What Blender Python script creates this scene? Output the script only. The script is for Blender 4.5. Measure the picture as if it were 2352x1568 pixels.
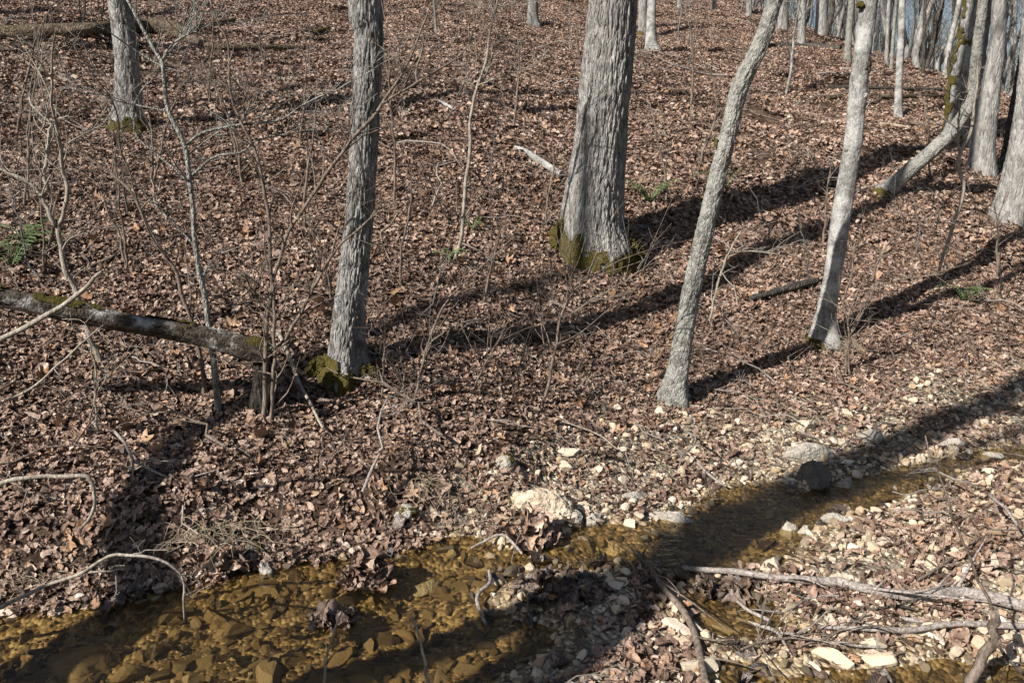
import bpy, bmesh, math, random
import numpy as np
from mathutils import Vector, Euler, Quaternion, Matrix

for o in list(bpy.data.objects):
    bpy.data.objects.remove(o)
SC = bpy.context.scene
COL = SC.collection
R = math.radians

# ------------------------------------------------------------------ camera
CAM_Z, PITCH, LENS = 1.7, 14.0, 28.2
cd = bpy.data.cameras.new('camera'); cam = bpy.data.objects.new('camera', cd); COL.objects.link(cam)
cam.location = (0, 0, CAM_Z); cam.rotation_euler = (R(90 - PITCH), 0, 0)
cd.lens = LENS; cd.sensor_width = 36; cd.clip_start = 0.05; cd.clip_end = 600
SC.camera = cam

# ------------------------------------------------------------------ sun and sky
SUN_EL, SUN_AZ = 37.0, 40.0          # shadows run to the right and away, 40 degrees off the x axis
ce, se = math.cos(R(SUN_EL)), math.sin(R(SUN_EL))
SUN = Vector((-math.cos(R(SUN_AZ)) * ce, -math.sin(R(SUN_AZ)) * ce, se))
ld = bpy.data.lights.new('sun', 'SUN'); ld.energy = 5.0; ld.angle = R(0.53); ld.color = (1.0, 0.955, 0.90)
lo = bpy.data.objects.new('sun', ld); COL.objects.link(lo)
lo.rotation_euler = SUN.to_track_quat('Z', 'Y').to_euler()
w = bpy.data.worlds.new('World'); SC.world = w; w.use_nodes = True
nt = w.node_tree; nt.nodes.clear()
sky = nt.nodes.new('ShaderNodeTexSky'); sky.sky_type = 'NISHITA'; sky.sun_disc = False
sky.sun_elevation = R(SUN_EL); sky.sun_rotation = math.atan2(SUN.x, SUN.y)
bg = nt.nodes.new('ShaderNodeBackground'); bg.inputs['Strength'].default_value = 0.05
wo = nt.nodes.new('ShaderNodeOutputWorld')
nt.links.new(sky.outputs[0], bg.inputs[0]); nt.links.new(bg.outputs[0], wo.inputs[0])
SC.view_settings.view_transform = 'Standard'; SC.view_settings.look = 'None'
SC.view_settings.gamma = 1; SC.view_settings.exposure = 0.78; SC.view_settings.use_curve_mapping = False
SC.cycles.max_bounces = 6; SC.cycles.transparent_max_bounces = 8
SC.cycles.caustics_reflective = False; SC.cycles.caustics_refractive = False

# ------------------------------------------------------------------ numpy noise
def _h(ix, iy, iz, seed):
    n = (ix.astype(np.int64) * 374761393 + iy.astype(np.int64) * 668265263 + iz.astype(np.int64) * 2147483647 + seed * 974634777) & 0xffffffff
    n = ((n ^ (n >> 13)) * 1274126177) & 0xffffffff
    n = ((n ^ (n >> 16)) * 2246822519) & 0xffffffff
    return ((n ^ (n >> 15)) & 0xffffff) / float(0xffffff)
def vnoise(x, y, z=None, seed=0):
    x = np.asarray(x, float); y = np.asarray(y, float)
    z = np.zeros_like(x) if z is None else np.asarray(z, float)
    fx, fy, fz = np.floor(x), np.floor(y), np.floor(z)
    u, v, t = x - fx, y - fy, z - fz
    u, v, t = u*u*(3-2*u), v*v*(3-2*v), t*t*(3-2*t)
    fx, fy, fz = fx.astype(np.int64), fy.astype(np.int64), fz.astype(np.int64)
    r = 0
    for a in (0, 1):
        for b in (0, 1):
            for c in (0, 1):
                r = r + (u if a else 1-u) * (v if b else 1-v) * (t if c else 1-t) * _h(fx+a, fy+b, fz+c, seed)
    return r
def fbm(x, y, z=None, o=4, seed=0):
    s, a, tot = 0, 1.0, 0
    for i in range(o):
        k = 2.03 ** i
        s = s + a * vnoise(np.asarray(x)*k + 7.3*i, np.asarray(y)*k - 3.1*i, None if z is None else np.asarray(z)*k + 1.7*i, seed + i)
        tot += a; a *= 0.5
    return s / tot
def sstep(a, b, x):
    t = np.clip((np.asarray(x, float) - a) / (b - a), 0, 1); return t*t*(3-2*t)

# ------------------------------------------------------------------ picture frame -> world helpers (2352 x 1568 units)
FPX = 2352 * LENS / 36.0
CF = np.array([0, math.cos(R(PITCH)), -math.sin(R(PITCH))]); CU = np.array([0, math.sin(R(PITCH)), math.cos(R(PITCH))]); CR = np.array([1.0, 0, 0])
CPOS = np.array([0, 0, CAM_Z])
def ray(u, v):
    return CF + CR * (u - 1176) / FPX + CU * (784 - v) / FPX
def on_z(u, v, z=0.0):
    d = ray(u, v); return CPOS + d * ((z - CAM_Z) / d[2])
def on_y(u, v, y):
    d = ray(u, v); return CPOS + d * (y / d[1])

# creek outline on the plane of the water
FAR = [(-500, 1455), (-200, 1425), (0, 1404), (200, 1388), (370, 1352), (500, 1328), (600, 1292), (760, 1282), (900, 1262), (1010, 1238), (1090, 1232), (1170, 1262),
       (1270, 1240), (1350, 1200), (1480, 1206), (1590, 1160), (1640, 1118), (1760, 1106), (1850, 1128), (1960, 1098), (2080, 1068), (2200, 1046), (2352, 1012), (2700, 950)]
NEAR = [(2700, 985), (2352, 1058), (2230, 1082), (2140, 1130), (2050, 1158), (1900, 1188), (1840, 1240), (1800, 1285), (1690, 1312), (1560, 1345), (1500, 1325), (1440, 1300),
        (1330, 1312), (1180, 1330), (1120, 1370), (1180, 1420), (1280, 1450), (1260, 1500), (1150, 1560), (1080, 1640), (900, 1900), (600, 2400), (-900, 2400)]
POOL_A = [(1560, 1350), (1680, 1338), (1780, 1385), (1800, 1465), (1700, 1490), (1600, 1440)]
POOL_B = [(1640, 1640), (1655, 1510), (1800, 1530), (1950, 1548), (2150, 1512), (2352, 1535), (2420, 1640)]
POLYS = [np.array([on_z(u, v)[:2] for u, v in q]) for q in (FAR + NEAR, POOL_A, POOL_B)]
def poly_dist(x, y):
    return np.minimum.reduce([poly_dist1(x, y, q) for q in POLYS])
def poly_dist1(x, y, POLY):
    """signed distance to the creek outline, negative in the water"""
    x = np.asarray(x, float); y = np.asarray(y, float)
    best = np.full(x.shape, 1e9); inside = np.zeros(x.shape, bool)
    n = len(POLY)
    for i in range(n):
        ax, ay = POLY[i]; bx, by = POLY[(i+1) % n]
        dx, dy = bx-ax, by-ay
        t = np.clip(((x-ax)*dx + (y-ay)*dy) / (dx*dx+dy*dy), 0, 1)
        best = np.minimum(best, np.hypot(x-ax-t*dx, y-ay-t*dy))
        c = ((ay > y) != (by > y))
        with np.errstate(divide='ignore', invalid='ignore'):
            c &= x < (bx-ax) * (y-ay) / (by-ay if by != ay else 1e-9) + ax
        inside ^= c
    return np.where(inside, -best, best)
def t_far(x, y):
    return (np.asarray(x) + 1.6) * (-0.33) + (np.asarray(y) - 2.85) * 0.944
def is_far(x, y):
    # the side of the creek away from the camera
    return np.asarray(y) > 2.45 + 0.42 * (np.asarray(x) + 1.2)
HT = np.linspace(0, 200, 4001); HZ = np.concatenate([[0], np.cumsum(np.interp(HT, [0, .5, 1.1, 3.0, 4.5, 7, 12, 24, 32, 200], [.12, .14, .42, .42, .30, .245, .25, .28, .15, .05])[:-1]*0.05)])
def H(x, y):
    x = np.asarray(x, float); y = np.asarray(y, float)
    d = poly_dist(x, y); t = t_far(x, y)
    tp = np.maximum(t - 0.15, 0)
    hill = np.interp(tp, HT, HZ)
    right = sstep(-0.6, 0.6, x)
    B = 0.27*(1-right) + 0.07*right
    W = 0.34*(1-right) + 0.8*right
    bank = B * sstep(-0.02, 1, d / W)
    dropx = np.maximum(x - 7.4, 0)
    drop = np.minimum(0.075*dropx*dropx, 0.62*dropx)
    drop = drop * sstep(4, 12, y)
    lump = (fbm(x*0.55, y*0.55, seed=3) - 0.5) * 0.34 * sstep(0.3, 3, t) + (fbm(x*2.3, y*2.3, seed=5) - 0.5) * 0.10 * sstep(0.05, 0.6, d)
    far = bank + hill + lump - drop
    near = 0.085 * sstep(0, 1.0, d) + 0.03 * np.maximum(d, 0) + (fbm(x*2.1, y*2.1, seed=9) - 0.5) * 0.10 * sstep(-0.1, 0.35, d)
    fs = sstep(-0.25, 0.25, (y - (2.45 + 0.42*(x+1.2))))
    out = near*(1-fs) + far*fs
    bed = -0.012 - 0.085 * sstep(0, 0.35, -d) + (fbm(x*5, y*5, seed=21) - 0.5) * 0.05
    fine = (fbm(x*9, y*9, seed=31) - 0.5) * 0.03
    k = sstep(-0.05, 0.05, d)
    return bed*(1-k) + (out + 0.01)*k + fine
def hit(u, v):
    """point of the ground seen at a place of the picture"""
    d = ray(u, v)
    s = np.concatenate([np.linspace(1.0, 12, 700), np.linspace(12.05, 70, 500)])
    P = CPOS + s[:, None] * d
    g = P[:, 2] - H(P[:, 0], P[:, 1])
    i = np.argmax(g < 0)
    if g[i] >= 0: i = len(s) - 1
    a, b = s[max(i-1, 0)], s[i]
    ss = np.linspace(a, b, 40); Q = CPOS + ss[:, None]*d
    gg = Q[:, 2] - H(Q[:, 0], Q[:, 1]); j = np.argmax(gg < 0) if (gg < 0).any() else 39
    return Q[j]
def Hs(x, y): return float(H(np.array([x]), np.array([y]))[0])
def ground(x, y): return np.array([x, y, Hs(x, y)])

# ------------------------------------------------------------------ materials
def mat(name):
    m = bpy.data.materials.new(name); m.use_nodes = True
    n = m.node_tree.nodes; n.clear()
    out = n.new('ShaderNodeOutputMaterial'); b = n.new('ShaderNodeBsdfPrincipled')
    m.node_tree.links.new(b.outputs[0], out.inputs[0])
    return m, m.node_tree, b
def nd(t, typ, **kw):
    x = t.nodes.new(typ)
    for k, v in kw.items():
        if k in x.inputs: x.inputs[k].default_value = v
        else: setattr(x, k, v)
    return x
def ramp(t, fac, stops, interp='LINEAR'):
    r = t.nodes.new('ShaderNodeValToRGB'); r.color_ramp.interpolation = interp
    e = r.color_ramp.elements
    while len(e) < len(stops): e.new(0.5)
    for i, (p, c) in enumerate(stops):
        e[i].position = p; e[i].color = (c if len(c) == 4 else (*c, 1))
    t.links.new(fac, r.inputs[0]); return r.outputs[0]
def mixc(t, fac, a, b, mode='MIX'):
    m = t.nodes.new('ShaderNodeMix'); m.data_type = 'RGBA'; m.blend_type = mode
    for s, v in ((m.inputs[0], fac), (m.inputs[6], a), (m.inputs[7], b)):
        if isinstance(v, (int, float)): s.default_value = v
        elif isinstance(v, tuple): s.default_value = (*v, 1)
        else: t.links.new(v, s)
    return m.outputs[2]
def math_(t, op, a, b=None):
    m = t.nodes.new('ShaderNodeMath'); m.operation = op
    for i, v in enumerate((a, b)):
        if v is None: continue
        if isinstance(v, (int, float)): m.inputs[i].default_value = v
        else: t.links.new(v, m.inputs[i])
    return m.outputs[0]
def coords(t, scale=(1, 1, 1), kind='Object'):
    c = t.nodes.new('ShaderNodeTexCoord'); mp = t.nodes.new('ShaderNodeMapping'); mp.inputs['Scale'].default_value = scale
    t.links.new(c.outputs[kind], mp.inputs[0]); return mp.outputs[0]
def noise(t, vec, scale, detail=4, rough=0.55, dist=0.0):
    n = nd(t, 'ShaderNodeTexNoise', Scale=scale, Detail=detail, Roughness=rough, Distortion=dist); t.links.new(vec, n.inputs['Vector']); return n.outputs[0]
def bump(t, b, height, strength, dist):
    x = nd(t, 'ShaderNodeBump', Strength=strength, Distance=dist); t.links.new(height, x.inputs['Height']); t.links.new(x.outputs[0], b.inputs['Normal'])

def bark_mat(name, dark, mid, pale, lichen=(0.42, 0.43, 0.38), lich=0.45, vscale=5.0, rough=0.9, plate=0.03, crack=0.8, long=0.25, lmix=0.55):
    m, t, b = mat(name)
    v2 = coords(t); nw = nd(t, 'ShaderNodeTexNoise', Scale=9.0, Detail=3.0); t.links.new(v2, nw.inputs['Vector'])
    vm = t.nodes.new('ShaderNodeVectorMath'); vm.operation = 'MULTIPLY_ADD'; t.links.new(nw.outputs['Color'], vm.inputs[0]); vm.inputs[1].default_value = (0.05, 0.05, 0.05); t.links.new(v2, vm.inputs[2])
    mp = t.nodes.new('ShaderNodeMapping'); mp.inputs['Scale'].default_value = (1, 1, long); t.links.new(vm.outputs[0], mp.inputs[0])
    vo = nd(t, 'ShaderNodeTexVoronoi', Scale=1/plate, feature='DISTANCE_TO_EDGE'); t.links.new(mp.outputs[0], vo.inputs['Vector'])
    vc = nd(t, 'ShaderNodeTexVoronoi', Scale=1/plate); t.links.new(mp.outputs[0], vc.inputs['Vector'])
    sep = t.nodes.new('ShaderNodeSeparateColor'); t.links.new(vc.outputs['Color'], sep.inputs[0])
    n1 = noise(t, mp.outputs[0], 0.9/plate, 6, 0.7); n2 = noise(t, v2, vscale, 5, 0.65); n3 = noise(t, v2, 130, 3)
    f = math_(t, 'ADD', math_(t, 'MULTIPLY', n1, 0.7), math_(t, 'MULTIPLY', sep.outputs[0], 0.3))
    c = ramp(t, f, [(0.30, dark), (0.5, mid), (0.70, pale)])
    lf = ramp(t, n2, [(1 - lich - 0.04, (0, 0, 0)), (1 - lich + 0.08, (1, 1, 1))])
    c = mixc(t, math_(t, 'MULTIPLY', lf, lmix), c, lichen)
    c = mixc(t, 0.6, c, ramp(t, n3, [(0.3, (0.5, 0.5, 0.5)), (0.65, (1, 1, 1))]), 'MULTIPLY')
    t.links.new(c, b.inputs['Base Color']); b.inputs['Roughness'].default_value = rough; b.inputs['Specular IOR Level'].default_value = 0.15
    edge = math_(t, 'MINIMUM', math_(t, 'MULTIPLY', vo.outputs['Distance'], 3.2), 1.0)
    hh = math_(t, 'ADD', math_(t, 'MULTIPLY', edge, crack), math_(t, 'ADD', math_(t, 'MULTIPLY', n1, 0.8), math_(t, 'MULTIPLY', n3, 0.25)))
    bump(t, b, hh, 1.0, plate*0.45)
    return m
M = {}
M['oak'] = bark_mat('oak_bark', (0.13, 0.12, 0.106), (0.27, 0.256, 0.235), (0.40, 0.385, 0.355), lichen=(0.43, 0.422, 0.385), lich=0.42, plate=0.018, long=0.13, crack=1.2)
M['oak2'] = bark_mat('rough_bark', (0.095, 0.089, 0.08), (0.215, 0.206, 0.19), (0.39, 0.38, 0.357), lichen=(0.46, 0.455, 0.43), lich=0.45, plate=0.014, long=0.2, crack=1.1)
M['lean'] = bark_mat('leaning_bark', (0.11, 0.104, 0.09), (0.23, 0.222, 0.196), (0.35, 0.342, 0.31), lichen=(0.40, 0.40, 0.35), lich=0.5, vscale=11, plate=0.014, long=0.5)
M['white'] = bark_mat('pale_bark', (0.12, 0.115, 0.103), (0.24, 0.233, 0.212), (0.35, 0.34, 0.315), lichen=(0.52, 0.51, 0.48), lich=0.5, vscale=6, plate=0.012, crack=0.35, long=0.5, lmix=0.75)
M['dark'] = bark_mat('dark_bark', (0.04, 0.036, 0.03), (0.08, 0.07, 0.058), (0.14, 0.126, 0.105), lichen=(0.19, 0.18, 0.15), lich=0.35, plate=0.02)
M['stump'] = bark_mat('wet_dark_stump', (0.012, 0.010, 0.008), (0.03, 0.025, 0.02), (0.06, 0.052, 0.042), lichen=(0.08, 0.075, 0.05), lich=0.3, plate=0.02)  # darkest bark of the set, near black all over
M['far'] = bark_mat('grey_bark', (0.15, 0.14, 0.126), (0.29, 0.275, 0.253), (0.41, 0.393, 0.363), lich=0.4, plate=0.025, crack=0.5)
M['log'] = bark_mat('mottled_log_bark', (0.035, 0.027, 0.02), (0.075, 0.06, 0.046), (0.13, 0.108, 0.085), lichen=(0.52, 0.51, 0.47), lich=0.44, vscale=8, plate=0.02, crack=0.3, long=1, lmix=0.85)
M['rot'] = bark_mat('rotten_wood', (0.05, 0.035, 0.025), (0.13, 0.095, 0.066), (0.25, 0.196, 0.138), lichen=(0.09, 0.085, 0.03), lich=0.5, vscale=4, plate=0.03, long=1)
M['twig'] = bark_mat('twig_bark', (0.18, 0.152, 0.118), (0.31, 0.268, 0.215), (0.43, 0.385, 0.325), lich=0.35, vscale=20, plate=0.01, crack=0.2)
M['twigd'] = bark_mat('brown_twig_bark', (0.09, 0.069, 0.052), (0.18, 0.14, 0.11), (0.27, 0.22, 0.178), lich=0.3, vscale=20, plate=0.01, crack=0.2)
M['stick'] = bark_mat('driftwood', (0.16, 0.13, 0.11), (0.31, 0.268, 0.235), (0.47, 0.43, 0.39), lich=0.3, vscale=8, plate=0.008, crack=0.3, long=1)
M['wood'] = bark_mat('bare_wood', (0.28, 0.215, 0.145), (0.42, 0.335, 0.235), (0.52, 0.44, 0.33), lich=0.2, plate=0.02, crack=0.3, long=1)

def leaf_mat(name, stops, rough=0.5, spec=0.4):
    m, t, b = mat(name)
    oi = t.nodes.new('ShaderNodeObjectInfo'); ge = t.nodes.new('ShaderNodeNewGeometry')
    r = math_(t, 'FRACT', math_(t, 'ADD', oi.outputs['Random'], ge.outputs['Random Per Island']))
    c = ramp(t, r, stops)
    at = t.nodes.new('ShaderNodeAttribute'); at.attribute_name = 'leafco'
    sx = t.nodes.new('ShaderNodeSeparateXYZ'); t.links.new(at.outputs['Vector'], sx.inputs[0])
    ax = math_(t, 'ABSOLUTE', sx.outputs[0])
    rib = math_(t, 'LESS_THAN', ax, 0.016)
    ph = math_(t, 'FRACT', math_(t, 'MULTIPLY', math_(t, 'SUBTRACT', sx.outputs[1], math_(t, 'MULTIPLY', ax, 0.8)), 8.0))
    vein = math_(t, 'MAXIMUM', math_(t, 'LESS_THAN', math_(t, 'ABSOLUTE', math_(t, 'SUBTRACT', ph, 0.5)), 0.06), rib)
    v = coords(t); n = noise(t, at.outputs['Vector'], 7, 5, 0.65); n2 = noise(t, at.outputs['Vector'], 2.2, 3)
    c = mixc(t, 0.75, c, ramp(t, n, [(0.3, (0.42, 0.38, 0.36)), (0.65, (1.05, 1.05, 1.05))]), 'MULTIPLY')
    c = mixc(t, 0.45, c, ramp(t, n2, [(0.35, (0.55, 0.48, 0.42)), (0.65, (1.0, 1.0, 1.0))]), 'MULTIPLY')
    dr = noise(t, oi.outputs['Location'], 1.1, 3, 0.6); c = mixc(t, 0.8, c, ramp(t, dr, [(0.36, (0.74, 0.70, 0.67)), (0.62, (1.12, 1.10, 1.08))]), 'MULTIPLY')
    c = mixc(t, math_(t, 'MULTIPLY', vein, 0.35), c, (0.42, 0.30, 0.20))
    c = mixc(t, math_(t, 'MULTIPLY', ge.outputs['Backfacing'], 0.35), c, (0.40, 0.31, 0.25))
    t.links.new(c, b.inputs['Base Color']); b.inputs['Roughness'].default_value = rough; b.inputs['Specular IOR Level'].default_value = spec
    bump(t, b, math_(t, 'ADD', n, math_(t, 'MULTIPLY', vein, 0.4)), 0.8, 0.006)
    return m
M['leaf'] = leaf_mat('dry_leaf', [(0.0, (0.055, 0.031, 0.022)), (0.15, (0.14, 0.084, 0.061)), (0.38, (0.29, 0.188, 0.140)), (0.60, (0.43, 0.300, 0.232)),
                                  (0.79, (0.58, 0.45, 0.365)), (0.88, (0.48, 0.28, 0.155)), (1.0, (0.74, 0.64, 0.54))])
M['leafo'] = leaf_mat('tan_leaf', [(0.0, (0.33, 0.17, 0.085)), (0.5, (0.46, 0.28, 0.16)), (1.0, (0.52, 0.37, 0.24))])
M['leafw'] = leaf_mat('wet_leaf', [(0.0, (0.025, 0.018, 0.014)), (0.4, (0.06, 0.044, 0.034)), (0.75, (0.12, 0.09, 0.075)), (1.0, (0.18, 0.12, 0.08))], 0.30, 0.5)

def stone_mat(name, stops, rough=0.8, spec=0.3, bd=0.02):
    m, t, b = mat(name)
    oi = t.nodes.new('ShaderNodeObjectInfo'); ge = t.nodes.new('ShaderNodeNewGeometry')
    r = math_(t, 'FRACT', math_(t, 'ADD', oi.outputs['Random'], ge.outputs['Random Per Island']))
    c = ramp(t, r, stops)
    v = coords(t); n = noise(t, v, 14, 6, 0.65); n2 = noise(t, v, 55, 4)
    c = mixc(t, 0.6, c, ramp(t, n, [(0.34, (0.52, 0.42, 0.31)), (0.5, (0.97, 0.93, 0.88)), (0.66, (1.12, 1.12, 1.12))]), 'MULTIPLY')
    t.links.new(c, b.inputs['Base Color']); b.inputs['Roughness'].default_value = rough; b.inputs['Specular IOR Level'].default_value = spec
    bump(t, b, math_(t, 'ADD', n, math_(t, 'MULTIPLY', n2, 0.6)), 1.0, bd)
    return m
M['pebble'] = stone_mat('cream_pebble', [(0.0, (0.22, 0.19, 0.155)), (0.2, (0.38, 0.285, 0.175)), (0.45, (0.54, 0.45, 0.325)), (0.75, (0.65, 0.575, 0.45)), (0.9, (0.50, 0.37, 0.235)), (1.0, (0.73, 0.69, 0.61))], bd=0.0025)
M['bedstone'] = stone_mat('wet_bed_stone', [(0.0, (0.06, 0.05, 0.035)), (0.2, (0.14, 0.11, 0.07)), (0.4, (0.27, 0.215, 0.135)), (0.55, (0.12, 0.095, 0.065)), (0.72, (0.31, 0.24, 0.14)), (0.88, (0.19, 0.145, 0.095)), (1.0, (0.48, 0.42, 0.31))], 0.55, bd=0.003)
M['paler'] = stone_mat('pale_limestone', [(0, (0.52, 0.44, 0.33)), (1, (0.58, 0.50, 0.38))])
M['greyr'] = stone_mat('grey_stone', [(0, (0.34, 0.32, 0.28)), (1, (0.42, 0.39, 0.33))])
M['darkr'] = stone_mat('dark_stone', [(0, (0.10, 0.09, 0.075)), (1, (0.14, 0.125, 0.10))], 0.4)  # darker and smoother than the grey stone

def moss_mat():
    m, t, b = mat('moss'); v = coords(t); n = noise(t, v, 90, 4); n2 = noise(t, v, 12, 3)
    c = mixc(t, n2, (0.07, 0.055, 0.02), (0.15, 0.125, 0.035)); c = mixc(t, 0.6, c, ramp(t, n, [(0.3, (0.4, 0.4, 0.35)), (0.7, (1, 1, 1))]), 'MULTIPLY')
    t.links.new(c, b.inputs['Base Color']); b.inputs['Roughness'].default_value = 1; b.inputs['Specular IOR Level'].default_value = 0.05
    bump(t, b, n, 1.0, 0.02); return m
M['moss'] = moss_mat()
def flat_mat(name, c1, c2, scale=30, rough=0.7):
    m, t, b = mat(name); v = coords(t); n = noise(t, v, scale, 4)
    t.links.new(mixc(t, n, c1, c2), b.inputs['Base Color']); b.inputs['Roughness'].default_value = rough; return m
M['fern'] = flat_mat('fern_green', (0.06, 0.12, 0.03), (0.15, 0.21, 0.07))
M['straw'] = flat_mat('dry_grass', (0.24, 0.19, 0.12), (0.42, 0.36, 0.25))
def soil_mat():
    m, t, b = mat('leafy_soil'); v = coords(t, kind='Object')
    vo = nd(t, 'ShaderNodeTexVoronoi', Scale=14.0, Randomness=1.0); t.links.new(v, vo.inputs['Vector'])
    sep = t.nodes.new('ShaderNodeSeparateColor'); t.links.new(vo.outputs['Color'], sep.inputs[0])
    c = ramp(t, sep.outputs[0], [(0.0, (0.05, 0.032, 0.022)), (0.5, (0.13, 0.085, 0.06)), (0.85, (0.22, 0.15, 0.108)), (1.0, (0.30, 0.21, 0.15))])
    n = noise(t, v, 50, 5, 0.7); c = mixc(t, 0.7, c, ramp(t, n, [(0.3, (0.35, 0.33, 0.3)), (0.65, (1, 1, 1))]), 'MULTIPLY')
    t.links.new(c, b.inputs['Base Color']); b.inputs['Roughness'].default_value = 0.95; b.inputs['Specular IOR Level'].default_value = 0.1
    bump(t, b, math_(t, 'ADD', n, sep.outputs[1]), 1.0, 0.05); return m
M['soil'] = soil_mat()
def bed_mat():
    m, t, b = mat('gravel_bed'); v = coords(t)
    vo = nd(t, 'ShaderNodeTexVoronoi', Scale=55.0); t.links.new(v, vo.inputs['Vector'])
    sep = t.nodes.new('ShaderNodeSeparateColor'); t.links.new(vo.outputs['Color'], sep.inputs[0])
    c = ramp(t, sep.outputs[0], [(0.0, (0.06, 0.045, 0.028)), (0.35, (0.16, 0.115, 0.065)), (0.7, (0.29, 0.21, 0.12)), (1.0, (0.52, 0.42, 0.27))])
    n = noise(t, v, 6, 4); c = mixc(t, 0.4, c, ramp(t, n, [(0.35, (0.45, 0.40, 0.33)), (0.6, (1, 1, 1))]), 'MULTIPLY')
    t.links.new(c, b.inputs['Base Color']); b.inputs['Roughness'].default_value = 0.6
    h = math_(t, 'SUBTRACT', 1.0, vo.outputs['Distance']); bump(t, b, h, 0.9, 0.012); return m
M['bed'] = bed_mat()
def mud_mat():
    m, t, b = mat('gravelly_soil'); v = coords(t)
    vo = nd(t, 'ShaderNodeTexVoronoi', Scale=70.0); t.links.new(v, vo.inputs['Vector'])
    sep = t.nodes.new('ShaderNodeSeparateColor'); t.links.new(vo.outputs['Color'], sep.inputs[0])
    c = ramp(t, sep.outputs[0], [(0.0, (0.09, 0.07, 0.05)), (0.5, (0.24, 0.195, 0.14)), (0.8, (0.42, 0.35, 0.25)), (1.0, (0.62, 0.54, 0.41))])
    n = noise(t, v, 5, 5); c = mixc(t, 0.8, c, ramp(t, n, [(0.38, (0.35, 0.32, 0.28)), (0.6, (1, 1, 1))]), 'MULTIPLY')
    t.links.new(c, b.inputs['Base Color']); b.inputs['Roughness'].default_value = 0.85
    bump(t, b, math_(t, 'ADD', math_(t, 'SUBTRACT', 1.0, vo.outputs['Distance']), n), 0.9, 0.012); return m
M['mud'] = mud_mat()
def water_mat():
    m = bpy.data.materials.new('creek_water'); m.use_nodes = True; t = m.node_tree; t.nodes.clear()
    out = t.nodes.new('ShaderNodeOutputMaterial'); tr = t.nodes.new('ShaderNodeBsdfTransparent'); tr.inputs[0].default_value = (0.72, 0.64, 0.46, 1)
    gl = t.nodes.new('ShaderNodeBsdfGlossy'); gl.inputs['Roughness'].default_value = 0.03
    v = coords(t, (1, 1, 1)); v2 = coords(t, (1.0, 2.2, 1))
    n = noise(t, v2, 14, 3, 0.5, 0.6); n2 = noise(t, v, 45, 2)
    bp = nd(t, 'ShaderNodeBump', Strength=0.34, Distance=0.02); t.links.new(math_(t, 'ADD', n, math_(t, 'MULTIPLY', n2, 0.3)), bp.inputs['Height'])
    t.links.new(bp.outputs[0], gl.inputs['Normal'])
    lw = nd(t, 'ShaderNodeLayerWeight', Blend=0.5); t.links.new(bp.outputs[0], lw.inputs['Normal'])
    fr = math_(t, 'ADD', math_(t, 'MULTIPLY', math_(t, 'POWER', lw.outputs['Facing'], 4.6), 0.98), 0.025)
    df = t.nodes.new('ShaderNodeBsdfDiffuse'); df.inputs[0].default_value = (0.13, 0.10, 0.05, 1); ms = t.nodes.new('ShaderNodeMixShader'); ms.inputs[0].default_value = 0.04   # a little silt in the water
    t.links.new(tr.outputs[0], ms.inputs[1]); t.links.new(df.outputs[0], ms.inputs[2])
    mx = t.nodes.new('ShaderNodeMixShader'); t.links.new(fr, mx.inputs[0]); t.links.new(ms.outputs[0], mx.inputs[1]); t.links.new(gl.outputs[0], mx.inputs[2])
    t.links.new(mx.outputs[0], out.inputs[0]); return m
M['water'] = water_mat()

# ------------------------------------------------------------------ object helpers
def mesh_quads(name, V, F, smooth=True):
    me = bpy.data.meshes.new(name); V = np.asarray(V, np.float32); F = np.asarray(F, np.int32)
    k = F.shape[1]
    me.vertices.add(len(V)); me.vertices.foreach_set('co', V.ravel())
    me.loops.add(F.size); me.loops.foreach_set('vertex_index', F.ravel())
    me.polygons.add(len(F)); me.polygons.foreach_set('loop_start', np.arange(0, F.size, k, dtype=np.int32))
    try: me.polygons.foreach_set('loop_total', np.full(len(F), k, np.int32))
    except Exception: pass
    me.polygons.foreach_set('use_smooth', np.full(len(F), smooth))
    me.update(calc_edges=True); return me
def link(name, me, material, parent=None, loc=(0, 0, 0)):
    o = bpy.data.objects.new(name, me); COL.objects.link(o); o.location = loc
    if material is not None and me is not None and not me.materials: me.materials.append(M[material])
    if parent is not None: o.parent = parent
    return o
def tag(o, label=None, cat=None, group=None, kind=None):
    if label: o['label'] = label
    if cat: o['category'] = cat
    if group: o['group'] = group
    if kind: o['kind'] = kind
    return o
def empty(name, loc, label, cat, group=None):
    o = bpy.data.objects.new(name, None); COL.objects.link(o); o.location = loc; o.empty_display_size = 0.1
    return tag(o, label, cat, group)

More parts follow.
